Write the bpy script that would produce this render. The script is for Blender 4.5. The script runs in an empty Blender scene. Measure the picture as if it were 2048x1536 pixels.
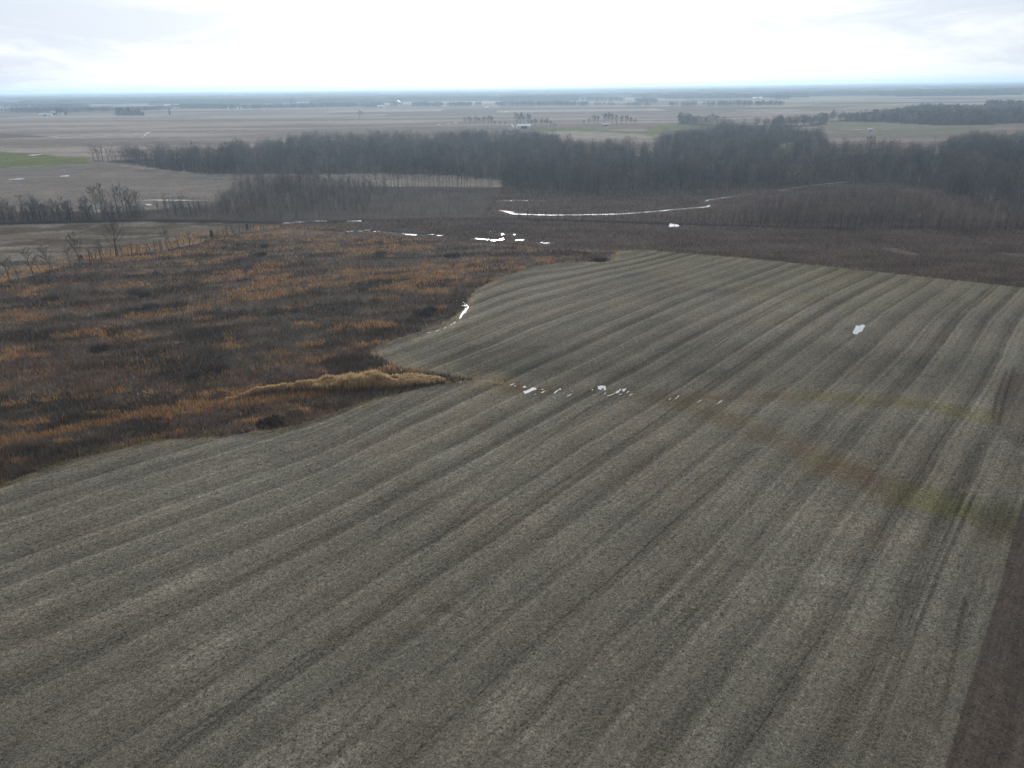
import bpy, math, numpy as np
from mathutils import Matrix, Vector
from mathutils.geometry import tessellate_polygon

rad = math.radians
C = bpy.context.scene.collection
rng = np.random.default_rng(7)
# ------------------------------------------------------------------ camera
F = 1421.0; H = 75.0; P = rad(22.78); R = rad(0.70)
cam = bpy.data.cameras.new('camera'); camo = bpy.data.objects.new('camera', cam); C.objects.link(camo)
cam.sensor_fit = 'HORIZONTAL'; cam.sensor_width = 36.0; cam.lens = 36.0 * F / 2048.0
cam.clip_start = 0.5; cam.clip_end = 120000.0
fw = Vector((0, math.cos(P), -math.sin(P))); up0 = Vector((0, math.sin(P), math.cos(P))); rt0 = Vector((1, 0, 0))
# a photo direction (dx,dy) reads as (c dx + s dy, -s dx + c dy) in the level frame
c_, s_ = math.cos(R), math.sin(R)
rt = rt0 * c_ - up0 * s_; up = rt0 * s_ + up0 * c_
camo.matrix_world = Matrix(((rt.x, up.x, -fw.x, 0), (rt.y, up.y, -fw.y, 0), (rt.z, up.z, -fw.z, H), (0, 0, 0, 1)))
bpy.context.scene.camera = camo

def G(x, y, h=0.0):
    """photo position -> point on the ground (or on the level h above it)"""
    x = np.asarray(x, float); y = np.asarray(y, float)
    dx = (x - 1024) / F; dy = -(y - 768) / F
    a = c_ * dx + s_ * dy; b = -s_ * dx + c_ * dy
    Y = math.cos(P) + b * math.sin(P); Z = -math.sin(P) + b * math.cos(P)
    k = (H - h) / -Z
    return a * k, Y * k
def GP(pts, h=0.0):
    p = np.array(pts, float); X, Y = G(p[:, 0], p[:, 1], h)
    return np.stack([X, Y], 1)

# ------------------------------------------------------------------ sky
SUN_EL = rad(14.0); SUN_AZ = rad(-1.5)           # azimuth from +Y towards +X
sd = Vector((math.sin(SUN_AZ) * math.cos(SUN_EL), math.cos(SUN_AZ) * math.cos(SUN_EL), math.sin(SUN_EL)))
w = bpy.data.worlds.new('World'); bpy.context.scene.world = w; w.use_nodes = True
nt = w.node_tree; nt.nodes.clear()
class NB:
    def __init__(s, nt): s.nt = nt
    def n(s, t, **kw):
        o = s.nt.nodes.new(t)
        for k, v in kw.items(): setattr(o, k, v)
        return o
    def put(s, sock, v):
        if v is None: return
        if isinstance(v, bpy.types.NodeSocket): s.nt.links.new(v, sock)
        else:
            if sock.type == 'RGBA' and not hasattr(v, '__len__'): v = (v, v, v)
            if sock.type == 'RGBA' and len(v) == 3: v = (*v, 1)
            sock.default_value = v
    def m(s, op, a, b=None, c=None, clamp=False):
        o = s.n('ShaderNodeMath', operation=op, use_clamp=clamp)
        s.put(o.inputs[0], a); s.put(o.inputs[1], b); s.put(o.inputs[2], c); return o.outputs[0]
    def vm(s, op, a, b=None):
        o = s.n('ShaderNodeVectorMath', operation=op); s.put(o.inputs[0], a)
        if op == 'SCALE': s.put(o.inputs['Scale'], b)
        else: s.put(o.inputs[1], b)
        return o.outputs['Value'] if op in ('DOT_PRODUCT', 'LENGTH') else o.outputs[0]
    def mix(s, f, a, b, t='MIX'):
        o = s.n('ShaderNodeMix', data_type='RGBA', blend_type=t)
        s.put(o.inputs[0], f); s.put(o.inputs[6], a); s.put(o.inputs[7], b); return o.outputs[2]
    def noise(s, vec, scale, detail=3, rough=0.55, dist=0.0, dim='3D', wv=None):
        o = s.n('ShaderNodeTexNoise', noise_dimensions=dim)
        if dim != '1D': s.put(o.inputs['Vector'], vec)
        if wv is not None: s.put(o.inputs['W'], wv)
        o.inputs['Scale'].default_value = scale; o.inputs['Detail'].default_value = detail
        o.inputs['Roughness'].default_value = rough; o.inputs['Distortion'].default_value = dist
        return o.outputs[0]
    def rng(s, v, a, b, c=0.0, d=1.0, smooth=False):
        o = s.n('ShaderNodeMapRange'); o.interpolation_type = 'SMOOTHSTEP' if smooth else 'LINEAR'
        s.put(o.inputs[0], v); s.put(o.inputs[1], a); s.put(o.inputs[2], b); s.put(o.inputs[3], c); s.put(o.inputs[4], d)
        return o.outputs[0]
b = NB(nt)
tc = b.n('ShaderNodeTexCoord').outputs['Generated']
sky = b.n('ShaderNodeTexSky', sky_type='NISHITA', sun_disc=False, sun_elevation=SUN_EL, sun_rotation=SUN_AZ)
sky.dust_density = 2.0
skyc = b.vm('SCALE', sky.outputs[0], 0.10)
sep = b.n('ShaderNodeSeparateXYZ'); b.put(sep.inputs[0], tc)
zz = b.m('MAXIMUM', sep.outputs[2], 0.0)
den = b.m('ADD', zz, 0.13)
cmb = b.n('ShaderNodeCombineXYZ')
b.put(cmb.inputs[0], b.m('DIVIDE', sep.outputs[0], den)); b.put(cmb.inputs[1], b.m('DIVIDE', sep.outputs[1], den)); b.put(cmb.inputs[2], 0.0)
n1 = b.noise(cmb.outputs[0], 0.42, 6, 0.55, 0.5)
mp = b.n('ShaderNodeMapping'); b.put(mp.inputs[0], tc); mp.inputs['Scale'].default_value = (3.2, 3.2, 17.0); mp.inputs['Location'].default_value = (0.35, 0.0, 0.1)
n2 = b.noise(mp.outputs[0], 1.0, 6, 0.6, 0.4)
dots = b.vm('DOT_PRODUCT', tc, tuple(sd))
front = b.rng(dots, -1.0, 1.0, 0.0, 1.0)
gl = b.m('MULTIPLY', b.m('POWER', b.m('MAXIMUM', dots, 0.0), 5.0), b.rng(sep.outputs[2], .10, .26, .12, 3.2, True))
gl2 = b.m('POWER', b.m('MAXIMUM', dots, 0.0), 90.0)
side = b.m('MULTIPLY', b.m('MULTIPLY', sep.outputs[0], sep.outputs[0]), -.36)
patch = b.rng(b.m('ADD', b.m('ADD', b.m('MULTIPLY', n2, 0.75), b.m('MULTIPLY', n1, 0.25)), side), 0.36, 0.52, 0.0, 1.0, True)
basec = b.mix(patch, (0.75, 0.84, 0.97), (1.03, 1.08, 1.12))
lum = b.m('ADD', b.m('MULTIPLY_ADD', front, 0.78, 0.22), b.m('ADD', b.m('MULTIPLY', gl, 1.0), b.m('MULTIPLY', gl2, 4.0)))
cloud = b.vm('SCALE', basec, lum)
fin = b.mix(0.93, skyc, cloud)
bg = b.n('ShaderNodeBackground'); b.put(bg.inputs[0], fin); bg.inputs[1].default_value = 1.0
wo = b.n('ShaderNodeOutputWorld'); nt.links.new(bg.outputs[0], wo.inputs[0])

sun = bpy.data.lights.new('sun', 'SUN'); sun.energy = 1.6; sun.angle = rad(5.0); sun.color = (1.0, 0.93, 0.84)
suno = bpy.data.objects.new('sun', sun); C.objects.link(suno)
suno.rotation_euler = (-sd).to_track_quat('-Z', 'Y').to_euler()
vs = bpy.context.scene.view_settings; vs.view_transform = 'Standard'; vs.look = 'None'; vs.exposure = 0.0; vs.gamma = 1.0
bpy.context.scene.cycles.volume_bounces = 1
bpy.context.scene.cycles.max_bounces = 5
bpy.context.scene.cycles.transparent_max_bounces = 4

# ------------------------------------------------------------------ helpers
def link_mesh(name, V, T, mat, parent=None, col=None, smooth=False, attrs=None):
    me = bpy.data.meshes.new(name)
    V = np.asarray(V, np.float32); T = np.asarray(T, np.int32)
    k = T.shape[1]
    me.vertices.add(len(V)); me.vertices.foreach_set('co', V.ravel())
    me.loops.add(T.size); me.loops.foreach_set('vertex_index', T.ravel())
    me.polygons.add(len(T)); me.polygons.foreach_set('loop_start', np.arange(0, T.size, k, dtype=np.int32))
    me.update(calc_edges=True)
    if col is not None:
        a = me.color_attributes.new('col', 'FLOAT_COLOR', 'POINT')
        cc = np.ones((len(V), 4), np.float32); cc[:, :3] = col; a.data.foreach_set('color', cc.ravel())
    for an, av in (attrs or {}).items():
        a = me.attributes.new(an, 'FLOAT', 'POINT'); a.data.foreach_set('value', np.asarray(av, np.float32))
    if smooth: me.polygons.foreach_set('use_smooth', np.ones(len(T), bool))
    me.materials.append(mat)
    o = bpy.data.objects.new(name, me); C.objects.link(o)
    if parent: o.parent = parent
    return o
def link_poly(name, V, faces, mat, parent=None):
    me = bpy.data.meshes.new(name); me.from_pydata([tuple(v) for v in V], [], faces); me.update(); me.materials.append(mat)
    o = bpy.data.objects.new(name, me); C.objects.link(o)
    if parent: o.parent = parent
    return o
def tag(o, label=None, cat=None, group=None, kind=None):
    if label: o['label'] = label
    if cat: o['category'] = cat
    if group: o['group'] = group
    if kind: o['kind'] = kind
    return o
def empty(name, loc, rz=0.0):
    o = bpy.data.objects.new(name, None); C.objects.link(o); o.location = loc; o.rotation_euler = (0, 0, rz); o.empty_display_size = 1.0
    return o
def hashg(ix, iy, seed):
    h = (ix.astype(np.int64) * 374761393 + iy.astype(np.int64) * 668265263 + seed * 1442695041) & 0xffffffff
    h = ((h ^ (h >> 13)) * 1274126177) & 0xffffffff
    return ((h ^ (h >> 16)) & 0xffff) / 65535.0
def vnoise(x, y, seed=0):
    ix = np.floor(x); iy = np.floor(y); fx = x - ix; fy = y - iy
    fx = fx * fx * (3 - 2 * fx); fy = fy * fy * (3 - 2 * fy)
    a = hashg(ix, iy, seed); b_ = hashg(ix + 1, iy, seed); c = hashg(ix, iy + 1, seed); d = hashg(ix + 1, iy + 1, seed)
    return (a * (1 - fx) + b_ * fx) * (1 - fy) + (c * (1 - fx) + d * fx) * fy
def fbm(x, y, seed=0, oct=4):
    v = 0; a = 0.5; t = 0
    for i in range(oct):
        v = v + a * vnoise(x * 2 ** i + 17.3 * i, y * 2 ** i - 9.1 * i, seed + i); t += a; a *= 0.55
    return v / t
def sstep(x, a, b_):
    t = np.clip((x - a) / (b_ - a), 0, 1); return t * t * (3 - 2 * t)
def segdist(X, Y, pl):
    d = np.full(X.shape, 1e9)
    for (ax, ay), (bx, by) in zip(pl[:-1], pl[1:]):
        vx, vy = bx - ax, by - ay; L = vx * vx + vy * vy + 1e-9
        t = np.clip(((X - ax) * vx + (Y - ay) * vy) / L, 0, 1)
        d = np.minimum(d, np.hypot(X - ax - t * vx, Y - ay - t * vy))
    return d
def inside(X, Y, pg):
    r = np.zeros(X.shape, bool); n = len(pg)
    for i in range(n):
        x1, y1 = pg[i]; x2, y2 = pg[(i + 1) % n]
        c = ((y1 > Y) != (y2 > Y)) & (X < (x2 - x1) * (Y - y1) / (y2 - y1 + 1e-12) + x1)
        r ^= c
    return r
def sdist(X, Y, pg):
    """distance to the polygon edge, positive inside"""
    d = segdist(X, Y, np.vstack([pg, pg[:1]]))
    return np.where(inside(X, Y, pg), d, -d)

# ------------------------------------------------------------------ zones of the land, traced on the ground
FIELD = GP([(-260, 1130), (-120, 1035), (0, 972), (60, 950), (130, 923), (210, 901), (300, 882), (400, 872), (480, 868), (560, 860), (600, 850), (650, 832), (720, 806), (800, 783), (880, 768), (930, 764),
            (1000, 767), (1003, 757), (950, 757), (900, 751), (850, 743), (800, 736), (762, 723), (738, 705), (760, 690), (800, 676), (860, 657), (900, 640), (930, 615), (936, 598), (955, 578), (1000, 556), (1060, 536),
            (1130, 524), (1180, 524), (1222, 522), (1232, 503), (1290, 500), (1400, 507), (1540, 521), (1700, 537), (1800, 548), (1900, 559), (2048, 573), (2300, 600), (2900, 700), (3300, 1000), (3000, 1900), (900, 2300), (-900, 2200)])
WAY1 = GP([(880, 760), (960, 762), (1060, 778), (1160, 780), (1260, 785), (1350, 802), (1430, 832), (1500, 862), (1600, 900), (1700, 940), (1790, 978), (1880, 1010), (1960, 1035), (2100, 1060)])
WAY2 = GP([(1300, 790), (1420, 795), (1560, 793), (1700, 797), (1820, 806), (1900, 822), (1985, 836)])
TILL = GP([(1858, 1640), (1888, 1536), (1935, 1380), (1993, 1195), (2009, 1130), (2032, 1050), (2060, 960), (2120, 960), (2400, 1200), (2300, 1900), (1900, 2200)])
BROWN1 = GP([(1985, 845), (2010, 760), (2080, 740), (2200, 800), (2100, 900), (2020, 880)])
BROWN2 = GP([(1920, 1010), (2000, 1015), (2090, 1020), (2120, 1075), (2040, 1085), (1960, 1060)])
FENCE = GP([(-500, 690), (-260, 622), (-100, 588), (0, 566), (70, 551), (140, 531), (235, 512), (320, 502), (400, 487), (425, 474), (495, 461), (560, 458), (640, 461), (740, 467), (860, 480), (960, 489), (1080, 496), (1180, 503), (1235, 503)])
BRUSH = np.vstack([FENCE, GP([(1228, 523), (1130, 524), (1060, 536), (1000, 556), (955, 578), (936, 598), (930, 615), (900, 640), (860, 657), (760, 690), (738, 705), (800, 736), (900, 751), (950, 760), (880, 768), (720, 806), (600, 850), (480, 868), (300, 882), (130, 923), (0, 972), (-260, 1130), (-900, 1500), (-1400, 1000)])])
MEADOW = GP([(-600, 470), (0, 447), (120, 445), (300, 441), (480, 443), (560, 452), (495, 460), (425, 473), (320, 501), (235, 511), (140, 530), (0, 565), (-500, 680)])
WET = GP([(560, 446), (800, 440), (1000, 438), (1350, 452), (1700, 458), (2048, 462), (2600, 500), (2600, 640), (2048, 575), (1900, 560), (1540, 521), (1290, 500), (1235, 503), (1080, 496), (860, 480), (640, 461), (560, 456)])
# woods: front edges by their bases, back edges by their tree tops
def woodpoly(front, back, h): return np.vstack([GP(front), GP(back[::-1], h)])
WOOD_A = woodpoly([(183, 321), (260, 327), (330, 340), (420, 348), (600, 349), (760, 347), (900, 350), (1010, 362), (1100, 372)], [(190, 291), (260, 286), (400, 285), (500, 276), (600, 266), (700, 262), (850, 258), (1000, 257), (1100, 262)], 18)
WOOD_B = woodpoly([(1000, 388), (1200, 390), (1330, 388), (1480, 381), (1600, 376), (1700, 368), (1780, 368), (1880, 388), (1940, 410), (2048, 440), (2400, 470)],
                  [(1040, 260), (1100, 264), (1180, 276), (1250, 272), (1300, 284), (1325, 258), (1400, 250), (1460, 240), (1560, 244), (1650, 255), (1660, 275), (1780, 275), (1880, 275), (1930, 260), (2048, 258), (2400, 262)], 18)
GAP_B = GP([(1548, 310), (1560, 288), (1585, 285), (1595, 300), (1575, 318)])
WOOD_C = woodpoly([(1655, 243), (1750, 244), (1860, 250), (1900, 251), (2048, 247), (2500, 245)], [(1660, 224), (1740, 220), (1800, 213), (1850, 207), (1960, 210), (2048, 206), (2500, 205)], 17)
WOOD_D = woodpoly([(1355, 243), (1450, 252), (1560, 256), (1655, 250)], [(1360, 231), (1450, 234), (1550, 233), (1620, 230), (1650, 225)], 17)
COPSE = GP([(300, 437), (420, 440), (600, 438), (780, 440), (880, 436), (960, 430), (990, 405), (960, 388), (860, 380), (760, 377), (640, 368), (520, 369), (470, 388), (430, 412), (330, 416)])
TLINE = GP([(-300, 450), (0, 446), (120, 444), (300, 440), (290, 428), (180, 430), (0, 432), (-300, 436)])
YOUNG = GP([(1420, 449), (1530, 452), (1700, 456), (1850, 459), (2048, 466), (2400, 480), (2400, 440), (2048, 425), (1930, 412), (1880, 396), (1790, 390), (1700, 390), (1600, 400), (1500, 418)])
CLEAR = GP([(1650, 262), (1660, 244), (1750, 245), (1860, 251), (1990, 252), (1970, 266), (1800, 268)])
GREEN1 = GP([(-300, 300), (0, 303), (90, 309), (180, 318), (178, 326), (60, 332), (0, 336), (-300, 345)])
GREEN2 = GP([(1280, 268), (1300, 253), (1360, 246), (1450, 246), (1480, 250), (1330, 262), (1300, 272)])
GREEN3 = GP([(1060, 256), (1160, 256), (1290, 265), (1270, 270), (1150, 263), (1080, 262)])
GREEN4 = GP([(1560, 216), (1620, 208), (1760, 203), (1800, 207), (1700, 214), (1640, 222)])
PALE1 = GP([(1060, 262), (1150, 262), (1290, 268), (1310, 278), (1200, 280), (1100, 268)])
DARK1 = GP([(-200, 262), (0, 268), (60, 270), (130, 273), (60, 275), (0, 277), (-200, 280)])
MIDF = GP([(-400, 350), (0, 336), (180, 326), (330, 342), (480, 350), (990, 352), (1000, 372), (700, 372), (480, 392), (430, 410), (300, 420), (200, 420), (0, 415), (-400, 420)])
LOWL = GP([(-500, 430), (0, 423), (200, 424), (290, 420), (430, 412), (480, 392), (700, 372), (1000, 374), (1100, 380), (1500, 380), (1900, 390), (2400, 450), (2600, 520), (1500, 470), (1000, 458), (560, 462), (480, 448), (300, 446), (0, 452), (-500, 470)])
CREEK = GP([(-200, 452), (0, 447), (300, 441), (560, 446), (800, 440), (960, 438), (1100, 440), (1340, 447), (1500, 452), (1700, 457), (1860, 456), (2048, 468)])
ROW_DIR = (math.cos(rad(49.3)), math.sin(rad(49.3)))

def row_coord(X, Y):
    u = X * ROW_DIR[1] - Y * ROW_DIR[0]; s = X * ROW_DIR[0] + Y * ROW_DIR[1]
    up_ = sstep(Y + .12 * X, 166, 173)          # above the grassy drain the rows run straight
    rp = sstep(-u, 80, 125) * (1 - up_) * sstep(-X, 24, 50)
    u2 = u - 0.17 * rp * (s - 60)
    u2 = u2 - .0010 * np.maximum(0, Y - 222) ** 2 * sstep(X, 10, 60)
    e = sstep(-X, -30, 10) * up_
    return u2 + .0010 * np.maximum(0, Y - 190) ** 2 * e, s

# colour of the land (albedo)
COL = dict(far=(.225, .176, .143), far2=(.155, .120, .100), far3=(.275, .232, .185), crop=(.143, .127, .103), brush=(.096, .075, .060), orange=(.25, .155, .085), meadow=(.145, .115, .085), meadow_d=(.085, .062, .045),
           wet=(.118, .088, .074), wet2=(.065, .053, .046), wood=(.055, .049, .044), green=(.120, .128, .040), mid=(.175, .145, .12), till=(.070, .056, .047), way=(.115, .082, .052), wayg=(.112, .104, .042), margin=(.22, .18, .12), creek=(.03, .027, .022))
COL = {k: np.array(v) for k, v in COL.items()}
def orange_mask(X, Y):
    """where the orange grass stands in the brush"""
    a = rad(18); U = X * math.cos(a) + Y * math.sin(a); W = -X * math.sin(a) + Y * math.cos(a)
    n = fbm(U / 17., W / 6.5, 31, 4) * .62 + fbm(U / 60., W / 30., 57, 3) * .38
    m = sstep(n + .20 * (fbm(X / 4.5, Y / 3.2, 37, 3) - .5), .545, .60) * .9
    for (x, y, rx, ry, s) in BLOBS:
        q = ((X - x) / rx) ** 2 + ((Y - y) / ry) ** 2
        m = np.maximum(m, s * sstep(1.15 - q + (fbm(X / 6., Y / 3., 5, 3) - .5) * 3.0, 0.2, .9))
    bd_ = segdist(X, Y, BAND); m = np.maximum(m, .95 * sstep(3.2 + (fbm(X / 7., Y / 3., 29, 3) - .5) * 9 - bd_, -1.2, 1.6))
    for (x, y, rx, ry) in ANTI:
        q = ((X - x) / rx) ** 2 + ((Y - y) / ry) ** 2
        m = m * (1 - .8 * sstep(1.4 - q, 0, .8))
    return m
BAND = GP([(640, 792), (560, 800), (430, 808), (300, 828), (180, 852), (60, 878), (-60, 905)])
BLOBS = []
for (px, py, rx, ry, s) in [(545, 560, 40, 14, 1), (470, 590, 50, 10, .9), (620, 690, 32, 8, 1), (560, 708, 45, 10, .9), (745, 648, 45, 12, 1), (800, 575, 55, 10, 1), (870, 585, 40, 9, .9), (700, 545, 60, 7, .7), (900, 540, 45, 7, .7),
                            (50, 632, 55, 6, 1), (120, 690, 40, 6, .6), (30, 700, 40, 7, .9), (430, 505, 45, 4, 1), (350, 505, 40, 4, .8), (650, 480, 70, 4, .8), (300, 828, 110, 8, .9), (430, 808, 60, 7, .9), (60, 850, 60, 8, .8), (130, 885, 40, 6, 1), (30, 925, 40, 8, .8), (540, 530, 40, 6, .7), (1060, 495, 50, 3, .8), (960, 520, 50, 4, .7), (610, 650, 30, 6, .8), (500, 640, 30, 7, .7), (400, 640, 25, 6, .6)]:
    x, y = G(px, py); x1, _ = G(px + rx, py); _, y1 = G(px, py - ry)
    BLOBS.append((float(x), float(y), float(abs(x1 - x)), float(abs(y1 - y)), s))
ANTI = []
for (px, py, rx, ry) in [(270, 720, 170, 40), (480, 740, 120, 30), (250, 600, 200, 24), (360, 560, 60, 14), (180, 560, 100, 15), (850, 630, 50, 12), (830, 510, 30, 5), (150, 770, 120, 25)]:
    x, y = G(px, py); x1, _ = G(px + rx, py); _, y1 = G(px, py - ry)
    ANTI.append((float(x), float(y), float(abs(x1 - x)), float(abs(y1 - y))))

OLIVE = GP([(1232, 500), (1400, 500), (1700, 530), (2100, 570), (2400, 610), (2300, 640), (2048, 612), (1800, 622), (1640, 606), (1520, 600), (1400, 582), (1300, 558), (1240, 540)])
DUSK = GP([(780, 715), (1000, 690), (1300, 680), (1700, 690), (2048, 700), (2048, 800), (1700, 790), (1400, 780), (1100, 765), (900, 752)])
PINK = GP([(700, 850), (950, 800), (1300, 850), (1450, 900), (1350, 990), (1000, 1010), (750, 960)])
PINK2 = GP([(1000, 560), (1160, 535), (1300, 560), (1450, 590), (1750, 620), (1700, 650), (1300, 630), (1000, 640), (880, 670)])  # paler slope below the crest, its relief shading painted on level ground
TRK = [GP(t_) for t_ in ([(1714, 1536), (1790, 1330), (1850, 1174), (1900, 1060), (1930, 985)], [(1745, 1500), (1800, 1345), (1866, 1174), (1915, 1065), (1948, 990)], [(1875, 1460), (1905, 1330), (1930, 1200)], [(1984, 837), (1995, 790), (2003, 768), (2014, 740)], [(1997, 850), (2008, 800), (2018, 765), (2030, 735)],
       [(640, 1500), (760, 1380), (880, 1262), (1000, 1150)], [(840, 1120), (1000, 936 + 10), (1113, 864), (1181, 813)], [(1085, 987), (1239, 891), (1335, 826)], [(1355, 990), (1420, 939), (1523, 895)], [(1394, 715), (1494, 642), (1560, 606)], [(1404, 715), (1502, 645), (1570, 608)],
       [(850, 1222), (868, 1214), (890, 1212), (910, 1217), (925, 1230)], [(858, 1230), (875, 1221), (895, 1220), (912, 1228)], [(1310, 1240), (1400, 1150), (1450, 1095)], [(320, 1536), (420, 1450), (520, 1370)])]
DABS = []
for (px, py, rx, ry, k_) in [(1430, 582, 45, 6, .72), (1480, 525, 60, 5, 1.12), (560, 905, 60, 10, .82), (480, 880, 60, 7, 1.2), (380, 905, 60, 12, 1.15), (1240, 745, 60, 16, .85), (1000, 740, 90, 12, .82), (1160, 700, 50, 15, .92), (1620, 870, 50, 20, .85), (1560, 820, 40, 14, 1.15), (1660, 1150, 50, 26, 1.3), (1660, 1160, 30, 14, 1.2), (1380, 1130, 30, 15, 1.15), (1850, 1000, 45, 14, 1.35), (1718, 660, 34, 11, .74), (1062, 783, 40, 9, .80), (1120, 785, 50, 8, .82), (1230, 785, 60, 9, .80), (1350, 797, 50, 6, .85), (750, 715, 30, 8, .8), (1950, 832, 30, 7, 1.3), (520, 1450, 60, 40, .8), (20, 1510, 40, 30, .6), (1040, 960, 50, 14, .9), (1400, 745, 40, 14, .85)]:
    x, y = G(px, py); x1, _ = G(px + rx, py); _, y1 = G(px, py - ry); DABS.append((float(x), float(y), float(abs(x1 - x)), float(abs(y1 - y)), k_))
def brush_shade(X, Y):
    a = rad(14); U = X * math.cos(a) + Y * math.sin(a); W = -X * math.sin(a) + Y * math.cos(a)
    n = fbm(U / 22., W / 7., 21, 4); k = fbm(U / 5., W / 3., 23, 3)
    return .50 + .70 * sstep(n, .34, .62) * (.6 + .8 * k) + .40 * k
def land_colour(X, Y):
    D = np.hypot(X, Y)
    n = X.shape
    f1 = fbm(X / 420. + 3, Y / 130., 3, 3)[..., None]; f2 = fbm(X / 160., Y / 60., 9, 4)[..., None]; f3 = fbm(X / 520. + Y / 900., Y / 70., 10, 4)[..., None]
    col = COL['far'] * (0.62 + .3 * f2 + .48 * sstep(f3, .36, .62)) * np.ones(n + (3,))
    cell = hashg(np.floor(X / 520. + .37 * np.floor(Y / 210.)), np.floor(Y / 210.), 77)[..., None]
    far_w = sstep(Y, 1900, 2300)[..., None]
    col = col * (1 - far_w) + far_w * (COL['far2'] * (cell < .3) + COL['far3'] * (cell > .66) + COL['far'] * ((cell >= .3) & (cell <= .66))) * (.85 + .3 * f2)
    col = col + (COL['far2'] - col) * (sstep(f1, .56, .66)) * .6
    def over(sd, c, feather, s=1.0):
        nonlocal col
        wgt = (sstep(sd, -feather, feather) * s)[..., None]
        col = col * (1 - wgt) + np.asarray(c) * wgt
    j = (fbm(X / 9., Y / 9., 41, 4) - .5)
    jl = (fbm(X / 40., Y / 25., 43, 4) - .5)
    over(sdist(X, Y, MIDF) + j * 8, COL['mid'] * (.82 + .36 * f2), 3)
    over(sdist(X, Y, DARK1) + j * 8, COL['far2'] * .8, 8)
    for g, s in ((GREEN1, 1), (GREEN2, .75), (GREEN3, .8), (GREEN4, .45)): over(sdist(X, Y, g) + jl * 18, COL['green'] * (.85 + .3 * f2), 6, s)
    over(sdist(X, Y, PALE1) + j * 8, COL['far3'], 6, .8)
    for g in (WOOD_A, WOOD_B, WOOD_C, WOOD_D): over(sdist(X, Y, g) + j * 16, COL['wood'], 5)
    over(sdist(X, Y, CLEAR) + jl * 14, np.array((.17, .155, .105)) * (.8 + .4 * f2), 5)
    over(sdist(X, Y, GAP_B) + jl * 10, (.16, .16, .09), 4)
    over(sdist(X, Y, LOWL) + j * 8, COL['wet2'] * 1.1, 4)
    # low ground between the woods and the creek
    low = np.where((Y < 620) & (Y > 330) & (X > -60), 1.0, 0.0)
    LOWP = GP([(960, 432), (1000, 380), (1300, 384), (1480, 376), (1620, 372), (1790, 366), (1900, 385), (2048, 430), (2400, 470), (2400, 500), (2048, 470), (1700, 458), (1340, 447)])
    over(sdist(X, Y, LOWP) + j * 12, COL['wet'] * (.62 + .6 * f2), 5)
    over(sdist(X, Y, COPSE) + j * 12, np.array((.085, .070, .060)) * (.75 + .5 * f2), 5)
    mw = fbm(X / 26., Y / 9., 61, 4)
    mk = sstep(fbm(X / 34. + 9, Y / 9., 63, 4), .50, .66)[..., None]
    over(sdist(X, Y, MEADOW) + j * 6, (COL['meadow'] * (1 - mk) + np.array((.195, .165, .135)) * mk) * (.62 + .6 * f2), 3)
    over(np.minimum(sdist(X, Y, MEADOW), (mw - .53) * 60), COL['meadow_d'], 3, .8)
    over(sdist(X, Y, WET) + j * 8, COL['wet'] * (.6 + .75 * fbm(X / 30., Y / 12., 71, 4)[..., None]), 4)
    ww = fbm(X / 40. + 5, Y / 14., 73, 4)
    over(np.minimum(sdist(X, Y, WET), (ww - .56) * 70), COL['wet2'], 4, .8)
    cd = segdist(X, Y, CREEK)
    over(4.5 - cd + j * 5, COL['creek'], 2.0, .95)
    # brush land
    bs = sdist(X, Y, BRUSH)
    over(bs + j * 1.5, COL['brush'] * brush_shade(X, Y)[..., None], 1.0)
    om = orange_mask(X, Y)
    over(np.minimum(bs, 50) , COL['orange'] * .55, 0.8, 0) if False else None
    wgt = (om * sstep(bs, 0, 2) * .55)[..., None]; col = col * (1 - wgt) + COL['orange'] * .8 * wgt
    # orange grass behind the line of old trees
    fd = segdist(X, Y, FENCE[:13]); side = ~inside(X, Y, BRUSH)
    ow = (sstep(fbm(X / 12., Y / 8., 81, 3), .40, .55) * sstep(20 - fd, 0, 14) * side * (X < -40))[..., None] * .75
    col = col * (1 - ow) + COL['orange'] * .9 * ow
    # crop field
    fs = sdist(X, Y, FIELD)
    over(fs + j * .8, COL['crop'], .5)
    tip = sstep(40 - np.hypot(X + 28, Y - 205), 0, 25); mg = (sstep(fs, -1.2 - 6 * tip, .2) * (1 - sstep(fs, 1.2 + 3 * tip, 4.5 + 8 * tip)) * sstep(fbm(X / 7., Y / 7., 91, 3), .3, .5))[..., None] * (.8 - .35 * tip)[..., None]
    col = col * (1 - mg) + COL['margin'] * mg
    infield = sstep(fs, 0, 1)
    # olive far end of the field; shading of a low crest put into colour
    os_ = sdist(X, Y, OLIVE) + jl * 22
    gz = (sstep(os_, -3, 7) * infield * (.45 + .55 * sstep(fbm(X / 34., Y / 15., 15, 3), .4, .6)) * .62)[..., None]
    col = col * (1 - gz) + np.array((.142, .122, .080)) * gz
    for pg, k_, ft in ((DUSK, .80, 9), (PINK, 1.08, 10), (PINK2, 1.10, 10)):
        q_ = (sstep(sdist(X, Y, pg) + jl * 24, -ft, ft) * infield)[..., None]; col = col * (1 + (np.array((k_, k_ * (.99 if k_ > 1 else 1.01), k_ * (.98 if k_ > 1 else 1.0))) - 1) * q_)
    for (px_, py_, rx_, ry_, k_) in DABS:
        q_ = np.exp(-(((X - px_) / rx_) ** 2 + ((Y - py_) / ry_) ** 2)) * infield; col = col * (1 + (k_ - 1) * q_[..., None])
    d1 = segdist(X, Y, WAY1); d2 = segdist(X, Y, WAY2); jj = (fbm(X / 10., Y / 10., 101, 4) - .5)
    sx = sstep(X, 60, 100)
    w1 = 1.0 + 3.6 * sstep(X, 20, 60) + jj * 12; w2 = 1.6 + 2.6 * sstep(X, 90, 125) + jj * 8
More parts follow.
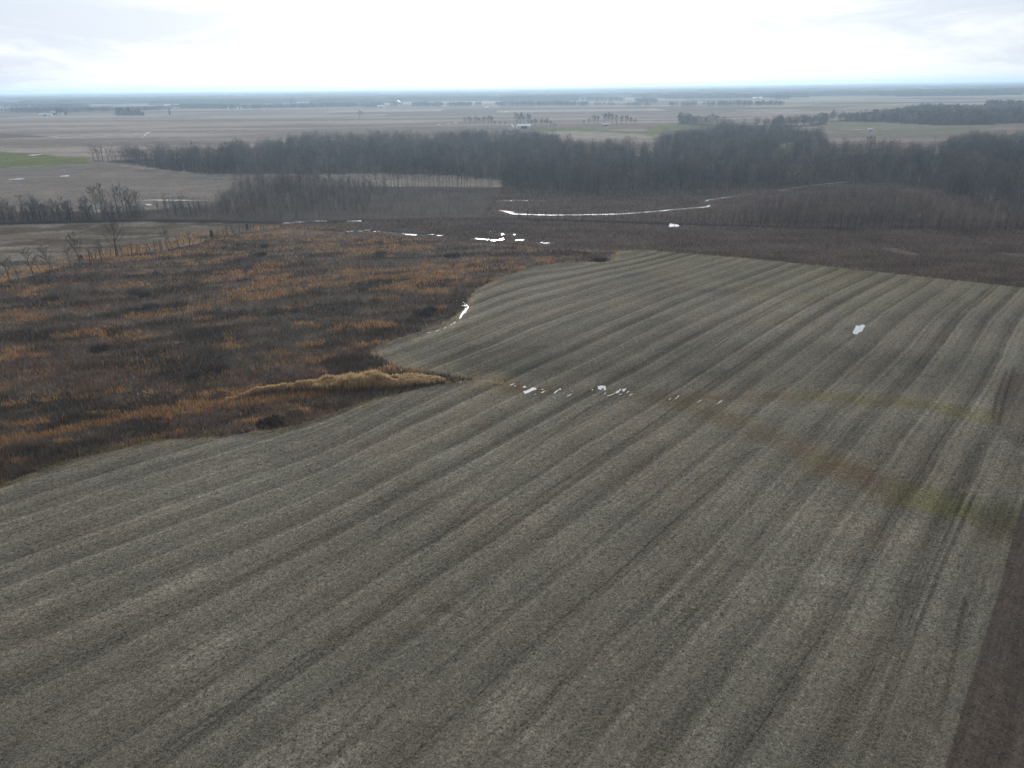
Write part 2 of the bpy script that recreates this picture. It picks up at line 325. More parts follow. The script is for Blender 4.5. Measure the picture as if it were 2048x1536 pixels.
    m = np.maximum(sstep(w1 - d1, -5.5, 5.0), .85 * sstep(w2 - d2, -3.5, 3.0)) * sstep(fs, -3, 2)
    gsel = sstep(fbm(X / 13., Y / 9., 103, 3) + .34 * sstep(X, 66, 92) - .16, .44, .70)[..., None]
    wc = COL['way'] * (1 - gsel) + COL['wayg'] * gsel
    col = col * (1 - m[..., None] * .78) + wc * m[..., None] * .78
    for pg in (TILL, BROWN1, BROWN2):
        s_ = .95 if pg is TILL else .6
        over(np.minimum(fs, sdist(X, Y, pg) + (0 if pg is TILL else jj * 7)), COL['till'], .25 if pg is TILL else 3, s_)
    for k_, tp_ in enumerate(TRK):
        tw = .22 if k_ < 5 else .16
        q_ = (1 - sstep(segdist(X, Y, tp_), tw, tw + .28))[..., None] * (.38 if k_ < 5 else .26); col = col * (1 - q_)
    crop = infield * (1 - .2 * m) * (1 - .35 * sstep(sdist(X, Y, TILL), -.3, .3))
    return col, crop, fs, bs, sdist(X, Y, TILL), np.minimum(d1, d2)

# ------------------------------------------------------------------ ground
def mat_new(name):
    m = bpy.data.materials.new(name); m.use_nodes = True; m.node_tree.nodes.clear(); return m, NB(m.node_tree)
def finish(m, bn, color, rough=1.0, spec=0.0, normal=None, transl=0.0, metallic=0.0):
    p = bn.n('ShaderNodeBsdfPrincipled'); bn.put(p.inputs['Base Color'], color); bn.put(p.inputs['Roughness'], rough)
    p.inputs['Specular IOR Level'].default_value = spec; p.inputs['Metallic'].default_value = metallic
    if normal is not None: bn.put(p.inputs['Normal'], normal)
    out = bn.n('ShaderNodeOutputMaterial'); sh = p.outputs[0]
    if transl > 0:
        t = bn.n('ShaderNodeBsdfTranslucent'); bn.put(t.inputs[0], color); mx = bn.n('ShaderNodeMixShader'); mx.inputs[0].default_value = transl
        bn.nt.links.new(sh, mx.inputs[1]); bn.nt.links.new(t.outputs[0], mx.inputs[2]); sh = mx.outputs[0]
    bn.nt.links.new(sh, out.inputs[0]); return m

land, b = mat_new('land')
ca = b.n('ShaderNodeAttribute', attribute_name='col').outputs['Color']
cr = b.n('ShaderNodeAttribute', attribute_name='crop').outputs['Fac']
ru = b.n('ShaderNodeAttribute', attribute_name='row').outputs['Fac']
rs = b.n('ShaderNodeAttribute', attribute_name='along').outputs['Fac']
oc = b.n('ShaderNodeTexCoord').outputs['Object']
rc = b.n('ShaderNodeCombineXYZ'); b.put(rc.inputs[0], ru); b.put(rc.inputs[1], b.m('MULTIPLY', rs, 0.06))
rowv = rc.outputs[0]
wob = b.noise(oc, 0.02, 3, .5)
uw = b.m('ADD', ru, b.m('MULTIPLY', b.m('SUBTRACT', wob, .5), 3.5))
# harvest passes about 12.5 m wide, uneven, with a bright line of straw in each
sw = b.m('SINE', b.m('MULTIPLY', uw, 2 * math.pi / 12.6))
sw2 = b.m('SINE', b.m('MULTIPLY', uw, 2 * math.pi / 6.3))
nb1 = b.noise(None, 0.21, 3, .6, dim='1D', wv=uw)
nb2 = b.noise(None, 0.9, 3, .6, dim='1D', wv=uw)
nrow = b.noise(rowv, 0.55, 4, .6)
nrow2 = b.noise(rowv, 2.4, 3, .65)
big = b.noise(oc, 0.028, 4, .55)
ph = b.m('FRACT', b.m('DIVIDE', b.m('ADD', uw, 900.0), 7.7))
def bumpf(c, wd, soft):
    d = b.m('ABSOLUTE', b.m('SUBTRACT', ph, c)); return b.rng(d, wd, wd + soft, 1.0, 0.0, True)
amp = b.rng(b.noise(rowv, .09, 2, .5), .3, .7, .35, 1.5)
amp2 = b.rng(b.noise(rowv, .13, 2, .5, .3), .3, .7, .2, 1.5)
st = b.m('MULTIPLY', bumpf(.30, .12, .16), -.21); st = b.m('ADD', st, b.m('MULTIPLY', bumpf(.02, .0, .10), -.12)); st = b.m('MULTIPLY', st, amp)
st = b.m('ADD', st, b.m('MULTIPLY', b.m('MULTIPLY', bumpf(.56, .01, .09), .22), amp2))
st = b.m('ADD', st, b.m('MULTIPLY', bumpf(.80, .06, .1), .09))
st = b.m('ADD', st, b.m('MULTIPLY', b.m('SUBTRACT', nb1, .5), .70))
st = b.m('ADD', st, b.m('MULTIPLY', b.m('SUBTRACT', nb2, .5), .40))
st = b.m('ADD', st, b.m('MULTIPLY', b.m('SUBTRACT', nrow, .5), .50))
st = b.m('ADD', st, b.m('MULTIPLY', b.m('SUBTRACT', nrow2, .5), .60))
st = b.m('ADD', st, b.m('MULTIPLY', b.m('SUBTRACT', big, .5), .75))
# wheel tracks: thin dark pairs in some passes
trk = b.m('MULTIPLY', b.m('ADD', bumpf(.335, .006, .018), bumpf(.50, .006, .018)), b.rng(b.noise(rowv, .05, 1, .5, 0), .50, .60, 0.0, -.16))
st = b.m('ADD', st, trk)
# loose straw
ns1 = b.noise(oc, 1.0, 5, .75, .25)
ns2 = b.noise(oc, 2.9, 2.5, .7, 1.0)
ns3 = b.noise(oc, .33, 4, .6, .0)
straw = b.m('ADD', b.m('MULTIPLY', b.m('SUBTRACT', ns1, .5), 1.7), b.m('MULTIPLY', b.m('SUBTRACT', ns2, .5), 3.6)); straw = b.m('ADD', straw, b.m('MULTIPLY', b.m('SUBTRACT', ns3, .5), .5))
fac = b.m('MULTIPLY', b.m('ADD', 1.0, b.m('MULTIPLY', st, 1.05)), b.m('ADD', 1.0, straw))
fac = b.m('MAXIMUM', fac, .18)
cropc = b.vm('SCALE', ca, fac)
hue = b.noise(oc, 0.05, 3, .6)
cropc = b.mix(b.rng(hue, .35, .65), b.mix(1.0, cropc, (1.05, .99, .93), 'MULTIPLY'), b.mix(1.0, cropc, (.98, 1.0, .97), 'MULTIPLY'))
# wild ground
nw1 = b.noise(oc, .5, 5, .7, .6); nw2 = b.noise(oc, .045, 4, .6)
wf = b.m('MULTIPLY', b.rng(nw1, .25, .75, .45, 1.55), b.rng(nw2, .3, .7, .8, 1.2))
wild = b.vm('SCALE', ca, wf)
colr = b.mix(cr, wild, cropc)
hgt = b.m('ADD', b.m('MULTIPLY', ns2, .10), b.m('ADD', b.m('MULTIPLY', ns1, .10), b.m('MULTIPLY', nrow2, .12)))
bump = b.n('ShaderNodeBump'); bump.inputs['Strength'].default_value = .8; bump.inputs['Distance'].default_value = .8; b.put(bump.inputs['Height'], hgt)
finish(land, b, colr, 1.0, 0.0, bump.outputs[0])

NR, NC = 900, 900
th = np.radians(np.concatenate([np.linspace(58, 1.9, 780), np.linspace(1.85, .55, 120)]))
ys = H / np.tan(th) ; NR = len(ys)
tt = np.linspace(-1, 1, NC)
Xg = tt[None, :] * (0.86 * ys[:, None] + 42); Yg = np.repeat(ys[:, None], NC, 1)
colg, cropg, fsg, bsg, tlg, _ = land_colour(Xg, Yg)
rowg, alg = row_coord(Xg, Yg)
hills = (fbm(Xg / 60., Yg / 60., 201, 3) - .5) * 1.0 * sstep(fsg, 0, 20) * 0
idx = np.arange(NR * NC).reshape(NR, NC)
Q = np.stack([idx[:-1, :-1], idx[:-1, 1:], idx[1:, 1:], idx[1:, :-1]], -1).reshape(-1, 4)
cx = (Xg[:-1, :-1] + Xg[1:, 1:]) / 2; cy = (Yg[:-1, :-1] + Yg[1:, 1:]) / 2
zone = np.zeros(cx.shape, int)
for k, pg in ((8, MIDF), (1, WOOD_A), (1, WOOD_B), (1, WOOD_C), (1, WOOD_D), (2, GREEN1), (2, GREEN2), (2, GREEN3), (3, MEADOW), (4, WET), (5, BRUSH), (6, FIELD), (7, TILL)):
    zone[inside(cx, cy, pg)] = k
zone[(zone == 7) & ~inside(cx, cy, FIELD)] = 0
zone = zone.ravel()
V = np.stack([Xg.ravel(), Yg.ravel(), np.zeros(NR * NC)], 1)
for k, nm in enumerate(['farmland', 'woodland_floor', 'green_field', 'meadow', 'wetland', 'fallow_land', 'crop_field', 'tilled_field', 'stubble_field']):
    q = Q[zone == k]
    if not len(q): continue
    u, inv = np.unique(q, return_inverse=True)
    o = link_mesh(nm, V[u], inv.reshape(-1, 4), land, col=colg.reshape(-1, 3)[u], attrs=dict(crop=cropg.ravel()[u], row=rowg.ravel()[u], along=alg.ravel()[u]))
    tag(o, kind='structure')
# the wide ground under and beyond it
gm, b = mat_new('far_land')
oc = b.n('ShaderNodeTexCoord').outputs['Object']
mp = b.n('ShaderNodeMapping'); b.put(mp.inputs[0], oc); mp.inputs['Scale'].default_value = (.0009, .0022, 1)
vo = b.n('ShaderNodeTexVoronoi'); b.put(vo.inputs['Vector'], mp.outputs[0]); vo.inputs['Scale'].default_value = 1.0
nn = b.noise(oc, .003, 4, .6)
bc = b.mix(b.rng(nn, .35, .65), (.20, .17, .15), (.27, .235, .20))
bc = b.mix(b.m('MULTIPLY', b.rng(vo.outputs['Distance'], .2, .5), .5), bc, (.14, .12, .095))
finish(gm, b, bc)
gx = np.array([-45000, -22000, -9000, -5000, -2500, -1200, -500, 0, 500, 1200, 2500, 5000, 9000, 22000, 45000.])
gy = np.array([-3000, -500, 40, 200, 600, 1200, 2500, 4500, 7000, 12000, 20000, 32000, 45000.])
GX, GY = np.meshgrid(gx, gy); ii = np.arange(GX.size).reshape(GX.shape)
link_mesh('ground', np.stack([GX.ravel(), GY.ravel(), np.full(GX.size, -0.35)], 1), np.stack([ii[:-1, :-1], ii[:-1, 1:], ii[1:, 1:], ii[1:, :-1]], -1).reshape(-1, 4), gm)['kind'] = 'structure'

# ------------------------------------------------------------------ water
wm, b = mat_new('water')
oc = b.n('ShaderNodeTexCoord').outputs['Object']
bump = b.n('ShaderNodeBump'); bump.inputs['Strength'].default_value = .12; bump.inputs['Distance'].default_value = .05; b.put(bump.inputs['Height'], b.noise(oc, 1.5, 3, .6))
p = b.n('ShaderNodeBsdfPrincipled'); p.inputs['Base Color'].default_value = (.06, .055, .05, 1); p.inputs['Roughness'].default_value = .06; p.inputs['IOR'].default_value = 1.45
b.put(p.inputs['Normal'], bump.outputs[0]); o_ = b.n('ShaderNodeOutputMaterial'); b.nt.links.new(p.outputs[0], o_.inputs[0])

def wob_blob(cx, cy, rx, ry, rot=0.0, n=18, seed=0):
    r = np.random.default_rng(seed); a = np.linspace(0, 2 * math.pi, n, endpoint=False)
    k = 1 + .45 * (r.random(n) - .5) + .25 * np.sin(a * 3 + r.random() * 6)
    x = rx * k * np.cos(a); y = ry * k * np.sin(a)
    return np.stack([cx + x * math.cos(rot) - y * math.sin(rot), cy + x * math.sin(rot) + y * math.cos(rot)], 1)
def ribbon(pts, wd, seed=0, step=None, rough=.6):
    """ground polyline -> polygon of uneven width"""
    r = np.random.default_rng(seed); pts = np.asarray(pts, float)
    seg = np.hypot(*(pts[1:] - pts[:-1]).T); L = np.concatenate([[0], np.cumsum(seg)])
    step = step or max(wd * 1.5, L[-1] / 40); n = max(4, int(L[-1] / step)); t = np.linspace(0, L[-1], n)
    x = np.interp(t, L, pts[:, 0]); y = np.interp(t, L, pts[:, 1])
    tx = np.gradient(x); ty = np.gradient(y); ln = np.hypot(tx, ty) + 1e-9; nx, ny = -ty / ln, tx / ln
    ends = np.clip(np.minimum(np.arange(n), np.arange(n)[::-1]) / 2.0, .15, 1)
    wa = wd * .5 * (1 + rough * (r.random(n) - .5) * 2) * ends; wb = wd * .5 * (1 + rough * (r.random(n) - .5) * 2) * ends
    off = (r.random(n) - .5) * wd * .3
    Lp = np.stack([x + nx * (wa + off), y + ny * (wa + off)], 1); Rp = np.stack([x - nx * (wb - off), y - ny * (wb - off)], 1)
    return Lp, Rp
def poly_obj(name, polys, z, mat):
    V = []; Fs = []
    for pg in polys:
        if isinstance(pg, tuple):
            Lp, Rp = pg; n = len(Lp); k = len(V)
            V += [(x, y, z) for x, y in Lp] + [(x, y, z) for x, y in Rp]
            Fs += [(k + i, k + n + i, k + n + i + 1, k + i + 1) for i in range(n - 1)]
        else:
            k = len(V); V += [(x, y, z) for x, y in pg]; Fs.append(tuple(range(k, k + len(pg))))
    o = link_poly(name, V, Fs, mat)
    # faces up
    for f in o.data.polygons:
        if f.normal.z < 0: f.flip()
    return o
def pxr(pts, wpx, seed=0, **k):
    g = GP(pts); d = np.hypot(*g.mean(0)); return ribbon(g, wpx, seed, **k)
def broken(pts, wd, seed, n, frac=.7, **k):
    """a string of separate pools along a ground line"""
    r = np.random.default_rng(seed); g = GP(pts); seg = np.hypot(*(g[1:] - g[:-1]).T); L = np.concatenate([[0], np.cumsum(seg)])
    out = []
    for i in range(n):
        a = L[-1] * (i + .3 * r.random()) / n; e = a + L[-1] / n * frac * (.5 + .7 * r.random())
        t = np.linspace(a, min(e, L[-1]), 6); out.append(ribbon(np.stack([np.interp(t, L, g[:, 0]), np.interp(t, L, g[:, 1])], 1), wd * (.5 + r.random()), seed * 31 + i, **k))
    return out
def water(name, polys, z=.03): return tag(poly_obj(name, polys, z, wm), kind='structure')
water('puddle', [GP([(1705, 664), (1709, 658), (1712, 651), (1719, 652), (1724, 649), (1731, 651), (1727, 657), (1724, 663), (1718, 665), (1714, 669), (1707, 668)])])
water('puddle', [GP([(1195, 773), (1203, 771), (1211, 772), (1212, 780), (1208, 781), (1207, 776), (1203, 777), (1203, 780), (1197, 779), (1196, 776)])])
water('puddle', [GP([(1046, 783), (1054, 781), (1060, 778), (1064, 775), (1072, 776), (1073, 779), (1066, 781), (1058, 785), (1050, 788)]), wob_blob(*map(float, G(1049, 774)), .5, .5, 0, 10, 3)])
rr = np.random.default_rng(11); pp = []
for (px, py, L_, W_) in [(1086, 784, 1.6, .4), (1113, 783, 2.6, .4), (1120, 779, .8, .5), (1139, 790, 1.7, .3), (1085, 779, .7, .3), (1024, 769, 1.3, .35), (1005, 767, .8, .25), (1030, 772, .6, .3), (1236, 783, 2.4, .8), (1222, 790, 2.2, .35), (1248, 780, 1.6, .8), (1256, 784, 1.1, .4), (1210, 787, 1.2, .25), (1262, 789, 1.4, .3), (1185, 780, .5, .4),
                         (1340, 798, 1.2, .3), (1355, 794, 2.4, .25), (1400, 802, 1.6, .25), (1440, 804, 2.2, .4), (1230, 786, 1.0, .3), (1070, 789, .7, .2), (1128, 786, .6, .2), (1145, 782, .5, .2), (1240, 789, 1.2, .3), (920, 764, .9, .5)]:
    x, y = map(float, G(px, py)); a = rad(51 + rr.normal() * 8)
    pp.append(wob_blob(x, y, L_ * .68, W_ * .5, a, 14, int(px)))
water('puddle', pp)
water('ditch_water', [pxr([(924, 602), (930, 607), (934, 612), (936, 612)], .9, 1), pxr([(937, 612), (932, 619), (926, 628), (918, 638)], .9, 2), wob_blob(*map(float, G(928, 611)), .8, 1.3, 0, 12, 5)] + broken([(914, 642), (905, 648), (888, 657), (872, 662), (850, 667)], .25, 4, 5))
water('ditch_water', [pxr([(738, 706), (745, 712), (752, 719), (762, 726), (780, 733), (800, 737)], .55, 3, rough=.9), wob_blob(*map(float, G(735, 706)), .7, .5, 0, 10, 6)])
water('stream', [pxr([(1008, 423), (1030, 428), (1080, 430), (1160, 430), (1240, 428), (1310, 423), (1360, 418), (1410, 414), (1422, 410)], 2.5, 7, rough=.8), pxr([(1000, 421), (1015, 423), (1040, 425)], 2.5, 8)], .05)
water('stream', [pxr([(1000, 402), (1030, 401), (1080, 402)], 3.5, 9)], .05)
water('stream', [pxr([(1410, 404), (1416, 400), (1440, 397), (1480, 391), (1530, 384), (1560, 380)], 2.6, 10, rough=.4)], .05)
water('stream', [pxr([(276, 401), (300, 400), (350, 400), (400, 401), (425, 402)], 6.0, 12, rough=.5), pxr([(290, 408), (304, 411)], 4, 13)], .05)
water('pool', [wob_blob(*map(float, G(px, py)), rx, ry, 0, 16, int(px)) for px, py, rx, ry in [(953, 477, .8, .9), (957, 478, .7, 1.2), (963, 478, 1.2, .7), (969, 479, 1.0, .6), (975, 479, .7, .5), (989, 481, .9, .7), (995, 480, 1.1, .6), (1000, 479, .8, 1.6), (1005, 478, .9, 2.2), (985, 481, 1.2, 1.2), (1005, 468, .8, 2), (1029, 469, .7, 2), (1036, 480, 1.2, 1.6), (1044, 480, 1.0, 2), (983, 464, 1.3, 1), (1092, 486, 1.8, 1.4), (1084, 485, 1., 1.)]])
water('pool', [wob_blob(*map(float, G(1345, 450)), 2.6, 6, 0, 16, 5)])
water('pool', [wob_blob(*map(float, G(px, py)), rx, ry, 0, 16, int(px)) for px, py, rx, ry in [(810, 467, 1.5, 1.3), (819, 469, 2.8, 1.2), (829, 470, 1.7, 1.4), (862, 469, 2.4, .8), (880, 471, 2., .9), (700, 463, 2.0, .8), (720, 462, 2.2, .8), (752, 463, 1.8, .8), (735, 460, 1.6, .9), (600, 444, 5, 1.0), (640, 442, 5, .9), (712, 442, 5.0, 1.0), (575, 446, 4, .8)]])
water('pool', broken([(700, 462), (740, 462), (790, 466)], .8, 21, 6) + broken([(255, 467), (280, 464), (320, 461)], .8, 22, 3) + broken([(2005, 506), (2030, 509), (2048, 509)], .7, 23, 4) + broken([(1780, 498), (1800, 503), (1820, 506)], .5, 24, 6, frac=.5))
water('pool', broken([(668, 541), (680, 541), (690, 534)], .5, 25, 3) + broken([(850, 537), (870, 536)], .5, 26, 3))
water('field_water', broken([(368, 358), (420, 359), (490, 359)], 5, 31, 4, .9) + broken([(410, 350), (440, 352), (492, 352)], 3, 32, 3) + broken([(540, 359), (600, 358), (640, 358)], 4, 33, 4) + broken([(690, 359), (760, 358)], 3, 34, 3) + broken([(915, 348), (945, 346), (985, 347)], 5, 35, 4, .9) + broken([(780, 372), (806, 372)], 5, 36, 2, .9) + [wob_blob(*map(float, G(978, 356)), 2.5, 5, 0, 12, 9), wob_blob(*map(float, G(585, 399)), 4, 4, .8, 12, 10), wob_blob(*map(float, G(573, 402)), 3, 3, 0, 12, 11), wob_blob(*map(float, G(36, 358)), 6, 5, 0, 14, 12), wob_blob(*map(float, G(130, 352)), 4, 5, .7, 14, 13)], .06)
water('field_water', broken([(78, 272), (100, 273), (120, 275), (148, 275)], 11, 41, 3, .95, rough=.9) + broken([(185, 272), (210, 272), (240, 270), (290, 266), (305, 263)], 9, 42, 6, .7) + broken([(283, 277), (292, 268), (300, 264)], 4, 43, 3) + [wob_blob(*map(float, G(69, 310)), 6, 9, 0, 14, 3)] + broken([(0, 295), (20, 293)], 7, 45, 2) + broken([(215, 288), (230, 287)], 9, 46, 1) + broken([(105, 291), (150, 290)], 5, 47, 2), .1)
water('field_water', broken([(965, 215), (980, 213), (1005, 213)], 28, 51, 3, .9, rough=.9) + broken([(1035, 214), (1140, 213)], 20, 52, 4, .6) + broken([(1010, 224), (1016, 223)], 14, 53, 1) + broken([(800, 243), (830, 242)], 8, 54, 2) + broken([(725, 225), (736, 225)], 18, 55, 1, .9) + broken([(870, 250), (920, 245)], 8, 56, 3) + broken([(1165, 227), (1200, 226)], 10, 57, 2), .3)
water('field_water', broken([(1665, 258), (1700, 259), (1760, 259), (1830, 259), (1900, 259)], 6, 61, 3, 1.0) + broken([(1700, 250), (1780, 252)], 4, 62, 3), .1)
dm, b = mat_new('track_dirt'); oc = b.n('ShaderNodeTexCoord').outputs['Object']
finish(dm, b, b.mix(b.noise(oc, .3, 4, .6), (.26, .23, .19), (.36, .33, .29)))
tag(poly_obj('farm_track', [pxr([(1555, 382), (1620, 371), (1700, 363)], 2.2, 71, rough=.2)], .03, dm), kind='structure')
tag(poly_obj('road', [ribbon(GP([(1440, 228), (1500, 222), (1600, 212), (1640, 206)]), 7, 72, rough=.05), ribbon(GP([(0, 233), (140, 231)]), 8, 73, rough=.05)], .3, dm), kind='structure')

# ------------------------------------------------------------------ haze (air)
hm, b = mat_new('haze'); pv = b.n('ShaderNodeVolumePrincipled')
pv.inputs['Color'].default_value = (.64, .83, 1.0, 1); pv.inputs['Density'].default_value = 0.000105; pv.inputs['Anisotropy'].default_value = .5
o_ = b.n('ShaderNodeOutputMaterial'); b.nt.links.new(pv.outputs[0], o_.inputs['Volume'])
X0, X1, Y0, Y1, Z0, Z1 = -46000, 46000, -3500, 46000, -1.4, 110
hz = link_poly('haze', [(X0, Y0, Z0), (X1, Y0, Z0), (X1, Y1, Z0), (X0, Y1, Z0), (X0, Y0, Z1), (X1, Y0, Z1), (X1, Y1, Z1), (X0, Y1, Z1)],
               [(0, 3, 2, 1), (4, 5, 6, 7), (0, 1, 5, 4), (1, 2, 6, 5), (2, 3, 7, 6), (3, 0, 4, 7)], hm)
tag(hz, kind='stuff')

# ------------------------------------------------------------------ plants
def plant_mat(name, transl=0.0, var=.35):
    m, b = mat_new(name)
    ca = b.n('ShaderNodeAttribute', attribute_name='col').outputs['Color']
    oi = b.n('ShaderNodeObjectInfo').outputs['Random']
    f = b.rng(oi, 0, 1, 1 - var, 1 + var)
    return finish(m, b, b.vm('SCALE', ca, f), .95, 0.0, transl=transl)
bark = plant_mat('bark'); twig = plant_mat('twigs', .15); leafm = plant_mat('dry_grass', .45, 0); everm = plant_mat('needles', .1); brushm = plant_mat('brush_stems', .2, 0)

def tube(p0, p1, r0, r1):
    d = p1 - p0; L = np.linalg.norm(d) + 1e-9; d = d / L
    a = np.cross(d, (0, 0, 1.0) if abs(d[2]) < .9 else (1.0, 0, 0)); a /= np.linalg.norm(a); e = np.cross(d, a)
    V = []
    for p, r in ((p0, r0), (p1, r1)):
        for k in range(3):
            t = k * 2 * math.pi / 3; V.append(p + r * (math.cos(t) * a + math.sin(t) * e))
    T = []
    for k in range(3):
        n = (k + 1) % 3; T += [(k, n, 3 + n), (k, 3 + n, 3 + k)]
    return np.array(V), np.array(T)
class Acc:
    def __init__(s): s.V = []; s.T = []; s.C = []; s.n = 0
    def add(s, V, T, c):
        s.V.append(V); s.T.append(np.asarray(T) + s.n); s.C.append(np.broadcast_to(np.asarray(c, float), (len(V), 3))); s.n += len(V)
    def get(s): return np.vstack(s.V), np.vstack(s.T), np.vstack(s.C)
def slivers(P0, D_, W_, r):
    """thin tapering triangles from P0 along D_ with base width W_"""
    n = len(P0); q = r.normal(size=(n, 3)); q = np.cross(D_, q); q /= np.linalg.norm(q, axis=1)[:, None] + 1e-9
    V = np.empty((n, 3, 3)); V[:, 0] = P0 - q * W_[:, None] / 2; V[:, 1] = P0 + q * W_[:, None] / 2; V[:, 2] = P0 + D_
    return V.reshape(-1, 3), np.arange(n * 3).reshape(n, 3)
def make_tree(seed, h=1.0, spread=.30, nl=11, ntw=260, tww=.08, kind='oak', col_t=(.095, .082, .072), col_c=(.105, .092, .084)):
    """bare tree 18 m tall: (trunk and limbs, crown of branches and twigs)"""
    r = np.random.default_rng(seed); Ht = 18.0 * h; A = Acc(); B = Acc()
    pts = [np.zeros(3)]; x = np.zeros(3); n = 6; lean = r.normal(size=2) * .04
    for i in range(n):
        x = x + np.array([lean[0] + r.normal() * .05, lean[1] + r.normal() * .05, 1.0]) * Ht * .86 / n; pts.append(x.copy())
    rad0 = .020 * Ht
    for i in range(n): A.add(*tube(pts[i], pts[i + 1], rad0 * (1 - i / n) ** .8 + .04, rad0 * (1 - (i + 1) / n) ** .8 + .03), col_t)
    tips = []
    for k in range(nl):
        f = .28 + .66 * (k + r.random() * .8) / nl; t = f * n; i = min(int(t), n - 1); p = pts[i] + (pts[i + 1] - pts[i]) * (t - i)
        az = k * 2.4 + r.random() * .9; el = rad(28 + 38 * f + r.normal() * 8)
        L = Ht * spread * (1.15 - .75 * f) * (.75 + .5 * r.random()) * 1.25
        d = np.array([math.cos(az) * math.cos(el), math.sin(az) * math.cos(el), math.sin(el)])
        q = p + d * L * .5; d2 = d + np.array([0, 0, .35]) + r.normal(size=3) * .15; d2 /= np.linalg.norm(d2); e = q + d2 * L * .6
        rr_ = rad0 * .42 * (1.1 - f * .6)
        A.add(*tube(p, q, rr_, rr_ * .7), col_t); A.add(*tube(q, e, rr_ * .7, rr_ * .3), col_t)
        for m in range(4):
            g = p + (q - p) * (.5 + .5 * r.random()) if m < 1 else q + (e - q) * r.random()
            dd = d2 + r.normal(size=3) * .55; dd[2] += .25; dd /= np.linalg.norm(dd); ee = g + dd * L * (.35 + .3 * r.random())
            B.add(*tube(g, ee, rr_ * .32, rr_ * .12 + .01), col_c); tips.append((g, ee))
        tips.append((q, e))
    tips.append((pts[-2], pts[-1]))
    tp = np.array([a for a, _ in tips]); te = np.array([c for _, c in tips])
    sel = r.integers(0, len(tp), ntw); f = r.random(ntw)[:, None] ** .7
    P0 = tp[sel] + (te[sel] - tp[sel]) * f; d = (te[sel] - tp[sel]); d /= np.linalg.norm(d, axis=1)[:, None]
    d = d + r.normal(size=d.shape) * .6; d[:, 2] += .35; d /= np.linalg.norm(d, axis=1)[:, None]
    ln = (.9 + 1.6 * r.random(ntw)) * h ** .5
    V, T = slivers(P0, d * ln[:, None], np.full(ntw, tww) * (.6 + .8 * r.random(ntw)), r)
    sh = np.repeat(.75 + .5 * r.random(ntw), 3)[:, None]
    B.add(V, T, np.array(col_c) * sh)
    return A.get(), B.get()
def stuff_tree(seed, Ht, spread, nt_, tww, trunk=True, taper=.5, tc=(.085, .075, .068)):
    """light version for the mass of the woods"""
    r = np.random.default_rng(seed); A = Acc(); top = np.array([r.normal() * .4, r.normal() * .4, Ht * .8])
    if trunk: A.add(*tube(np.zeros(3), top, .014 * Ht + .03, .02), tc)
    n = nt_; f = .22 + .78 * r.random(n) ** .8; az = r.random(n) * 6.283
    rad_ = Ht * spread * np.sqrt(np.clip(1 - ((f - .60) / .46) ** 2, .03, 1)) * np.sqrt(r.random(n))
    P0 = np.stack([np.cos(az) * rad_, np.sin(az) * rad_, f * Ht * .93], 1)
    d = np.stack([np.cos(az) * .45, np.sin(az) * .45, np.ones(n)], 1) + r.normal(size=(n, 3)) * .4; d /= np.linalg.norm(d, axis=1)[:, None]
    V, T = slivers(P0, d * (Ht * .12 * (.7 + .8 * r.random(n)))[:, None], tww * (.6 + .8 * r.random(n)), r)
    A.add(V, T, np.array((.098, .088, .080)) * np.repeat(.7 + .6 * r.random(n), 3)[:, None])
    # main branches
    m = 9; az = r.random(m) * 6.283; P1 = np.stack([np.zeros(m), np.zeros(m), Ht * (.25 + .4 * r.random(m))], 1)
    dd = np.stack([np.cos(az) * spread * Ht * .7, np.sin(az) * spread * Ht * .7, Ht * (.25 + .15 * r.random(m))], 1)
    V, T = slivers(P1, dd, np.full(m, .012 * Ht), r); A.add(V, T, tc)
    return A.get()
def merge(protos, X, Y, S, seed, tint=None, z=0.0, hs=None):
    r = np.random.default_rng(seed); n = len(X); which = r.integers(0, len(protos), n); rot = r.random(n) * 6.283
    Vs = []; Ts = []; Cs = []; off = 0
    hs = S if hs is None else hs
    tint = np.ones((n, 3)) if tint is None else tint
    for k, (V, T, Cc) in enumerate(protos):
        s = np.where(which == k)[0]
        if not len(s): continue
        c, si = np.cos(rot[s])[:, None], np.sin(rot[s])[:, None]
        x = (V[None, :, 0] * c - V[None, :, 1] * si) * S[s][:, None] + X[s][:, None]
        y = (V[None, :, 0] * si + V[None, :, 1] * c) * S[s][:, None] + Y[s][:, None]
        zz_ = V[None, :, 2] * hs[s][:, None] + z
        Vs.append(np.stack([x, y, zz_], -1).reshape(-1, 3)); Cs.append((Cc[None] * tint[s][:, None, :]).reshape(-1, 3))
        Ts.append((T[None] + (np.arange(len(s)) * len(V))[:, None, None]).reshape(-1, 3) + off); off += len(s) * len(V)
    return np.vstack(Vs), np.vstack(Ts), np.vstack(Cs)
def scatter(pg, n, seed, ymax=None, holes=()):
    r = np.random.default_rng(seed); lo = pg.min(0); hi = pg.max(0); out = []
    tot = 0
    while tot < n:
        x = lo[0] + r.random(n * 3) * (hi[0] - lo[0]); y = lo[1] + r.random(n * 3) * (hi[1] - lo[1])
        m = inside(x, y, pg) & (np.abs(x) < .80 * y + 40)
        for hpg in holes: m &= ~inside(x, y, hpg)
        out.append(np.stack([x[m], y[m]], 1)); tot += m.sum()
    return np.vstack(out)[:n]
def vis_area(pg):
    x = np.linspace(pg[:, 0].min(), pg[:, 0].max(), 300); y = np.linspace(pg[:, 1].min(), pg[:, 1].max(), 300); X, Y = np.meshgrid(x, y)
    return (inside(X, Y, pg) & (np.abs(X) < .80 * Y + 40)).mean() * (x[-1] - x[0]) * (y[-1] - y[0])
